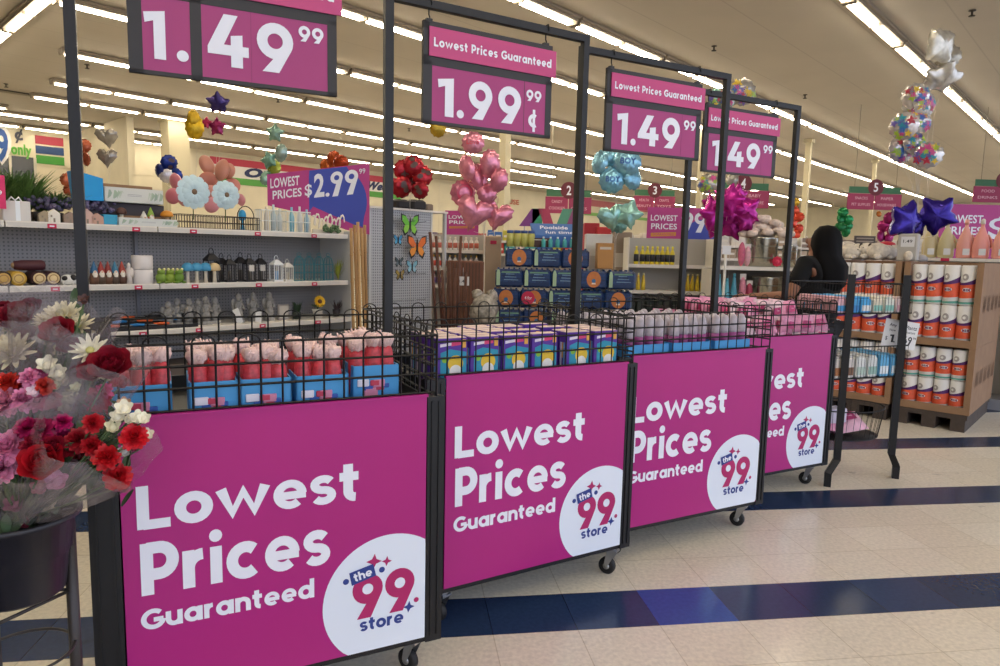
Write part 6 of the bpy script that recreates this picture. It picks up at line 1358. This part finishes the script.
def cluster(label, Y, items, tie, rng_seed=1, ribbon=True, zf=0):
    rg = random.Random(rng_seed); T0 = at(tie[0], tie[1], Y+.22); t = thing('balloon_cluster', label, 'balloons', T0); n = len(items)
    for i, it in enumerate(items):
        kind, px, py, r, hx = it[:5]; pat = it[5] if len(it) > 5 else None
        dy = rg.uniform(-.12, .18)+.02*i; p = at(px, py, Y+dy)-T0; rr = r*(Y+dy)/FPX
        mt = foil(hx.strip('#'), hx) if pat != 'latex' else M(hx, .3)
        mb = inflated(OUT(kind), rr, .48 if kind in ('round', 'tall') else .42, mt, .07 if pat != 'latex' else .0)
        b = mb.build('balloon', t, p); b.rotation_euler = (rg.uniform(-.25, .25), rg.uniform(-.35, .35), rg.uniform(-.7, .7)) if pat not in ('text', 'turn') else (0, rg.uniform(-.1, .1), rg.uniform(-.2, .2) if pat == 'text' else 1.1)
        if len(it) > 6: b.rotation_euler = it[6]
        if pat in ('stars', 'spots', 'text', 'rim'):
            q = MB()
            def onb(x, z): return (x*rr, -rr*.48*math.sqrt(max(0, 1-min(1, x*x+z*z)))-.004, z*rr)
            if pat == 'stars':
                for k in range(15):
                    a = rg.random()*6.3; c = .8*math.sqrt(rg.random()); cx, cz = c*math.cos(a), c*math.sin(a); ro = rg.random()*6; s_ = rg.uniform(.22, .4); m2 = M(rg.choice(['#b0243c', '#2a8fa0', '#9ab83a', '#5a4a9c', '#c94a8c', '#3a6cb4', '#d8b83a']), .3)
                    q.add([onb(cx, cz)]+[onb(cx+(s_ if j % 2 == 0 else s_*.5)*math.cos(ro+j*PI/5), cz+(s_ if j % 2 == 0 else s_*.5)*math.sin(ro+j*PI/5)) for j in range(10)], [(0, j+1, (j+1) % 10+1) for j in range(10)], m2)
            elif pat == 'spots':
                for k in range(4):
                    a = rg.random()*6.3; c = .5*math.sqrt(rg.random()); cx, cz = c*math.cos(a), c*math.sin(a); q.add([onb(cx, cz)]+[onb(cx+.28*math.cos(j*PI/5), cz+.22*math.sin(j*PI/5)) for j in range(10)], [(0, j+1, (j+1) % 10+1) for j in range(10)], M('#4a3430', .4))
            elif pat == 'rim':
                m2 = M('#c94a6c', .3); vs = [onb(c*math.cos(2*PI*j/20), c*math.sin(2*PI*j/20)) for j in range(20) for c in (.45, .62)]; q.add(vs, [(2*j, 2*j+1, (2*j+3) % 40, (2*j+2) % 40) for j in range(20)], m2)
            else:
                q.text(it[7], -.55*rr, .55*rr, -.18*rr, .25*rr, -rr*.48, M(it[8], .4), .03)
            q.build('printed_motif', b)
        if ribbon:
            k_ = MB(); s_ = p+Vector((0, 0, -rr)); k_.tube([s_, Vector((s_.x*.35, .02, s_.z*.75)), Vector((s_.x*.1, 0, s_.z*.4)), Vector((0, 0, 0))], .0016, RIB, 4, False); k_.build('ribbon', t)
    k_ = MB(); k_.tube([(0, 0, 0), (.01, 0, (zf-T0.z)*.5), (0, 0, zf-T0.z+.02)], .002, RIB, 4, False); k_.build('long_ribbon', t)
    wt_ = MB(); wt_.lathe([(0, 0), (.045, 0), (.05, .03), (.02, .06), (0, .06)], M('#b9b4b0'), (0, 0, zf-T0.z), n=10); wt_.build('balloon_weight', t)
    return t
P_ = '#e08fa4'; P2 = '#d98299'
cluster('tall cluster of pink foil balloons with two hearts at the bottom, below 1.99 sign', 7.0, [('round', 473, 143, 11, P_, 'text', (0, 0, 0), 'Love', '#b01c34'), ('tall', 467, 168, 12, P_), ('tall', 479, 178, 13, P2), ('tall', 490, 164, 13, P_), ('tall', 499, 180, 11, P2), ('round', 463, 193, 13, P2, 'rim'), ('round', 487, 193, 11, P2), ('heart', 474, 212, 19, P_), ('heart', 497, 215, 16, '#de8ba0'), ('heart', 487, 208, 11, P2)], (484, 238), 3)
cluster('bunch of red foil balloons with dark spots above the end display', 6.4, [('round', 403, 170, 10, '#b02230', 'spots'), ('round', 413, 165, 10, '#a81c2c', 'spots'), ('round', 422, 175, 11, '#b8242e', 'spots'), ('round', 402, 187, 11, '#a31c28', 'spots'), ('round', 420, 190, 9, '#98182a', 'spots'), ('round', 412, 183, 9, '#8c1826', 'spots')], (410, 201), 5)
cluster('pale blue foil balloons with dark blue words under the third sign', 7.6, [('tall', 600, 162, 11, '#8cc0d4'), ('round', 611, 157, 10, '#86bcd0'), ('round', 627, 162, 14, '#8ac0d6', 'text', (0, 0, 0), 'BOY', '#1f4a8c'), ('round', 612, 180, 13, '#86c0d8', 'text', (0, 0, 0), 'BOY', '#1f4a8c'), ('round', 632, 178, 12, '#7fb6cc')], (616, 206), 7)
cluster('two mint foil balloons below the pale blue ones', 7.4, [('heart', 611, 217, 15, '#9cccc4'), ('star', 628, 214, 15, '#a0d4cc'), ('round', 619, 224, 9, '#8cbcb4')], (616, 240), 8)
cluster('mass of glossy magenta star balloons beside the 99 poster', 6.8, [('star', 713, 214, 17, '#b01c86'), ('star', 728, 200, 16, '#c02494'), ('star', 744, 210, 17, '#ac1880'), ('star', 731, 224, 17, '#a0187a'), ('star', 722, 207, 14, '#c8309c'), ('star', 738, 196, 12, '#b82490'), ('star', 746, 222, 12, '#981470'), ('round', 726, 212, 15, '#a01878'), ('star', 716, 226, 13, '#b01c86'), ('star', 737, 214, 15, '#8c1468'), ('round', 742, 218, 11, '#a81c80'), ('star', 710, 205, 11, '#a01878')], (730, 244), 9)
cluster('small pair of white balloons with bright patches above the magenta stars', 7.6, [('round', 708, 184, 10, '#b9b4a8', 'stars'), ('round', 732, 180, 6, '#a8a8a0')], (718, 230), 10)
cluster('patterned foil balloons floating behind the top bar of the farthest sign frame', 7.8, [('round', 742, 92, 13, '#c4c0b8', 'stars'), ('round', 727, 100, 9, '#b4c4b8', 'stars'), ('round', 716, 98, 9, '#7cb0a0', 'stars')], (736, 238), 11)
cluster('tall cluster of round silver balloons printed with bright stars at the upper right', 6.1, [('round', 915, 96, 12, '#d4d0cc', 'stars'), ('round', 924, 104, 13, '#d4d0cc', 'stars'), ('round', 904, 126, 13, '#d4ccc8', 'stars'), ('round', 919, 121, 12, '#d0ccc8', 'stars'), ('round', 901, 149, 14, '#d0c8c8', 'stars'), ('round', 914, 143, 12, '#d4d0cc', 'stars'), ('round', 928, 155, 13, '#d4d0cc', 'stars'), ('round', 913, 108, 10, '#d4d0cc', 'stars')], (916, 240), 12, True, zt_+.003)
cluster('two plain silver foil balloons at the very top right', 6.15, [('square', 940, 46, 17, '#cfcabc', 'none', (.1, 0, .3)), ('star', 941, 78, 19, '#d0ccc4', 'none', (1.0, .0, .1)), ('round', 947, 56, 12, '#a8a294')], (924, 238), 13, True, zt_+.003)
cluster('two deep purple star balloons in front of the wide poster', 6.0, [('star', 905, 221, 21, '#33208c', 'none', (.1, .3, .4)), ('star', 936, 215, 20, '#2f1c84', 'none', (.2, -.6, -.5)), ('star', 917, 226, 12, '#281670')], (921, 246), 14, True, zt_+.003)
cluster('small green foil balloon cluster right of the black haired person', 13, [('round', 843, 212, 5, '#1f7c48'), ('round', 841, 219, 5, '#1a7040'), ('round', 848, 220, 5, '#238a50'), ('round', 840, 227, 5, '#1a6c3c'), ('tall', 846, 232, 5, '#1f7c48'), ('round', 849, 226, 4, '#23804c')], (845, 244), 15)
cluster('narrow cluster of orange red balloons beside the thin white column', 12, [('round', 796, 202, 4, '#c9a030'), ('round', 795, 211, 5, '#d0502c'), ('round', 799, 217, 5, '#c9442c'), ('round', 794, 223, 5, '#cf4c30'), ('round', 799, 229, 5, '#c8402c'), ('round', 795, 235, 5, '#d0482c')], (796, 250), 16)
cluster('dark magenta balloon cluster under the aisle 5 sign', 11, [('round', 890, 218, 6, '#8c1c5c'), ('round', 884, 226, 6, '#a0246c'), ('round', 893, 230, 6, '#8c1c5c'), ('round', 881, 236, 6, '#98206a'), ('round', 889, 238, 6, '#a82470'), ('round', 879, 214, 3, '#b0682c')], (887, 252), 17)
cluster('purple and magenta star balloons near the ceiling left of the 1.49 sign edge', 9.5, [('star', 218, 103, 11, '#3a2e6c', 'none', (.5, 0, .3)), ('star', 217, 127, 9, '#8c2458'), ('star', 206, 123, 6, '#a02450')], (218, 200), 18)
cluster('gold foil balloon hanging left of the magenta star balloon', 9, [('tall', 194.5, 127, 11, '#c9a41c', 'turn', (0, 0, .4)), ('tall', 194, 119, 8, '#b8941a')], (196, 205), 19)
cluster('gold round balloon just under the left corner of the 1.99 sign', 9, [('round', 438, 128, 9, '#b8962c')], (439, 215), 20)
cluster('pale green and silver foil star balloons behind the 2.99 board', 8, [('star', 275, 133, 9, '#8cb0a0'), ('tall', 281, 153, 8, '#9cb4ac'), ('star', 269, 160, 9, '#7ca898'), ('round', 274, 168, 8, '#a8b04c'), ('tall', 266, 178, 7, '#84a898')], (274, 205), 21)
cluster('pinkish tan latex balloons behind the pale blue daisies', 6.4, [('tall', 207, 165, 9, '#c98a74', 'latex'), ('tall', 222, 170, 10, '#c48470', 'latex'), ('round', 228, 171, 8, '#c98a78', 'latex'), ('round', 208, 181, 9, '#c07c6c', 'latex'), ('round', 232, 186, 8, '#c98078', 'latex'), ('round', 211, 194, 9, '#d08c80', 'latex')], (215, 214), 22, False)
cluster('soft rose pink balloons behind the left daisy', 6.2, [('round', 176, 182, 9, '#cf7c88', 'latex'), ('round', 184, 196, 10, '#d88894', 'latex'), ('round', 173, 196, 8, '#c8707c', 'latex'), ('round', 212, 205, 8, '#d8909c', 'latex'), ('round', 241, 200, 6, '#d8909c', 'latex')], (190, 214), 23, False)
cluster('dark blue foil balloons behind the cardboard tray', 8, [('round', 169, 163, 8, '#1f3484', 'spots'), ('round', 160, 171, 7, '#1c2c70'), ('round', 176, 175, 7, '#243a8c'), ('round', 167, 176, 7, '#c9c4cc')], (168, 205), 24)
cluster('two grey silver heart balloons above the open cardboard tray', 8.5, [('heart', 107, 137, 11, '#a8a298', 'none', (0.5, 0, .1)), ('heart', 107, 157, 10, '#958f88', 'none', (0, 0, .1))], (108, 205), 25)
cluster('copper orange foil balloons behind the left sign post', 8.5, [('round', 84, 146, 7, '#a8583c'), ('round', 86, 159, 7, '#984c34'), ('round', 68, 180, 7, '#b06040'), ('round', 70, 190, 6, '#a85438')], (78, 205), 26)
cluster('orange foil balloon rising behind the top of the 2.99 board', 7.5, [('round', 334, 160, 9, '#b04a20'), ('round', 341, 163, 8, '#a03c1c'), ('round', 327, 165, 7, '#c06028')], (334, 200), 27)
# ------------------------------------------------------------------ person
SK = mat('skin_tan', '#9c6c54', .6, noise=.05); HAIR = mat('hair_black', '#0a0809', .75); HAIR.node_tree.nodes['Principled BSDF'].inputs['Specular IOR Level'].default_value = .15; TEE = mat('tee_black', '#0d0d10', .95); PANT = mat('trousers_charcoal', '#1c1d24', .85)
def skinned(name, verts, edges, radii, mt, parent, sub=2):
    me = bpy.data.meshes.new(name); me.from_pydata(verts, edges, []); o = bpy.data.objects.new(name, me); col.objects.link(o)
    md = o.modifiers.new('skin', 'SKIN'); md.use_smooth_shade = True
    for i, r in enumerate(radii): me.skin_vertices[0].data[i].radius = (r, r) if not isinstance(r, tuple) else r
    me.skin_vertices[0].data[0].use_root = True
    s2 = o.modifiers.new('sub', 'SUBSURF'); s2.levels = sub; s2.render_levels = sub
    bpy.context.view_layer.update(); dg = bpy.context.evaluated_depsgraph_get(); m2 = bpy.data.meshes.new_from_object(o.evaluated_get(dg)); o.modifiers.clear(); o.data = m2
    m2.materials.clear(); m2.materials.append(mt)
    for p in m2.polygons: p.use_smooth = True
    o.parent = parent; return o
PY = 5.0; pc = at(819, 270, PY); ph = at(815, 227, PY).z; per = thing('person', 'person with long black hair and black T-shirt reaching to the left behind the carts', 'person', (pc.x, PY, 0), math.radians(-150)); k = ph/1.66
# local frame: facing -y, rotated so that the back three-quarters shows
def V(x, y, z): return (x*k, y*k, z*k)
vs = [V(0, 0, .93), V(0, .0, 1.08), V(0, .01, 1.25), V(0, .0, 1.38), V(0, -.01, 1.45), V(0, -.02, 1.53), V(0, -.025, 1.60),
      V(.17, .0, 1.36), V(.27, -.04, 1.14), V(.36, -.26, 1.12), V(.38, -.33, 1.12), V(-.17, 0, 1.36), V(-.22, -.10, 1.14), V(-.19, -.32, 1.12), V(-.18, -.39, 1.12),
      V(.09, 0, .88), V(.10, -.01, .48), V(.10, .01, .09), V(.10, -.10, .04), V(-.09, 0, .88), V(-.10, -.01, .48), V(-.10, .01, .09), V(-.10, -.10, .04)]
es = [(0, 1), (1, 2), (2, 3), (3, 4), (4, 5), (5, 6), (3, 7), (7, 8), (8, 9), (9, 10), (3, 11), (11, 12), (12, 13), (13, 14), (0, 15), (15, 16), (16, 17), (17, 18), (0, 19), (19, 20), (20, 21), (21, 22)]
rd = [.13, .12, .14, .12, .055, .085, .085, .055, .045, .032, .028, .055, .045, .032, .028, .085, .058, .04, .035, .085, .058, .04, .035]
body = skinned('body', vs, es, [r*k for r in rd], SK, per)
skinned('tee_shirt', [V(0, 0, .90), V(0, 0, 1.08), V(0, .01, 1.25), V(0, 0, 1.40), V(.15, 0, 1.385), V(.245, -.03, 1.20), V(-.15, 0, 1.385), V(-.225, -.07, 1.20)], [(0, 1), (1, 2), (2, 3), (3, 4), (4, 5), (3, 6), (6, 7)], [r*k for r in (.18, .165, .17, .115, .078, .066, .078, .066)], TEE, per)
skinned('trousers', [V(0, 0, .94), V(.09, 0, .86), V(.10, -.01, .48), V(.10, .01, .10), V(-.09, 0, .86), V(-.10, -.01, .48), V(-.10, .01, .10)], [(0, 1), (1, 2), (2, 3), (0, 4), (4, 5), (5, 6)], [r*k for r in (.14, .10, .072, .06, .10, .072, .06)], PANT, per)
mb = MB()
prof = [(0, 1.675), (.06, 1.665), (.095, 1.63), (.115, 1.58), (.118, 1.52), (.122, 1.45), (.13, 1.37), (.132, 1.29), (.12, 1.22), (.07, 1.18), (0, 1.17)]
n = 24; vs = []; fs = []
for (r, z) in prof:
    for j in range(n):
        a = 2*PI*j/n; rr = r*(1+.05*math.sin(6*a+z*9)); y = rr*math.sin(a)*.85+.045+(.05 if z < 1.45 else 0)
        if z < 1.62: y = max(y, -.045 if z > 1.45 else .02)
        vs.append((rr*math.cos(a)*k, y*k, z*k))
for i in range(len(prof)-1):
    for j in range(n): q = (j+1) % n; fs.append((i*n+j, (i+1)*n+j, (i+1)*n+q, i*n+q))
mb.add(vs, fs, HAIR, True); mb.build('hair', per)
mb = MB(); mb.ell((0, -.115*k, 1.555*k), .014*k, .02*k, .022*k, SK, 8, 6); mb.build('nose', per)
for sg in (-1, 1): mb = MB(); mb.ell((sg*.034*k, -.103*k, 1.585*k), .013*k, .008*k, .008*k, M('#e8e0d8'), 8, 6); mb.ell((sg*.034*k, -.11*k, 1.585*k), .006*k, .004*k, .006*k, M('#1c1410'), 8, 6); mb.build('eye', per)
mb = MB(); mb.ell((0, -.105*k, 1.515*k), .024*k, .008*k, .007*k, M('#8c4a44'), 8, 6); mb.build('mouth', per)
for sg in (-1, 1):
    bx_ = .38 if sg > 0 else -.18; by_ = -.33 if sg > 0 else -.39; bz_ = 1.12; mb = MB(); mb.rbox((bx_-.038)*k, (bx_+.038)*k, (by_-.085)*k, (by_)*k, (bz_-.014)*k, (bz_+.014)*k, SK, .01)
    for j in range(4): x = (bx_-.03+.02*j)*k; L = [.06, .072, .068, .05][j]*k; mb.tube([(x, (by_-.08)*k, bz_*k), (x, (by_-.08)*k-L*.55, (bz_-.006)*k), (x, (by_-.08)*k-L*.9, (bz_-.028)*k)], [.0095, .009, .007], SK, 7)
    mb.tube([(bx_*k-sg*.034*k, (by_-.03)*k, bz_*k), (bx_*k-sg*.062*k, (by_-.055)*k, (bz_-.008)*k), (bx_*k-sg*.068*k, (by_-.085)*k, (bz_-.02)*k)], [.012, .010, .008], SK, 7); mb.build('hand', per)
for sg in (-1, 1): mb = MB(); mb.rbox((sg*.10-.05)*k, (sg*.10+.05)*k, -.19*k, .07*k, 0, .075*k, M('#2a2a2e'), .02); mb.build('shoe', per)
# ------------------------------------------------------------------ light
w = bpy.data.worlds.new('world'); bpy.context.scene.world = w; w.use_nodes = True
bg = w.node_tree.nodes['Background']; bg.inputs[0].default_value = lin('#dbe4fa'); bg.inputs[1].default_value = 2.1
sc = bpy.context.scene
sc.view_settings.view_transform = 'Standard'; sc.view_settings.look = 'None'; sc.view_settings.exposure = 0
sc.cycles.max_bounces = 7; sc.cycles.diffuse_bounces = 3; sc.cycles.transparent_max_bounces = 16
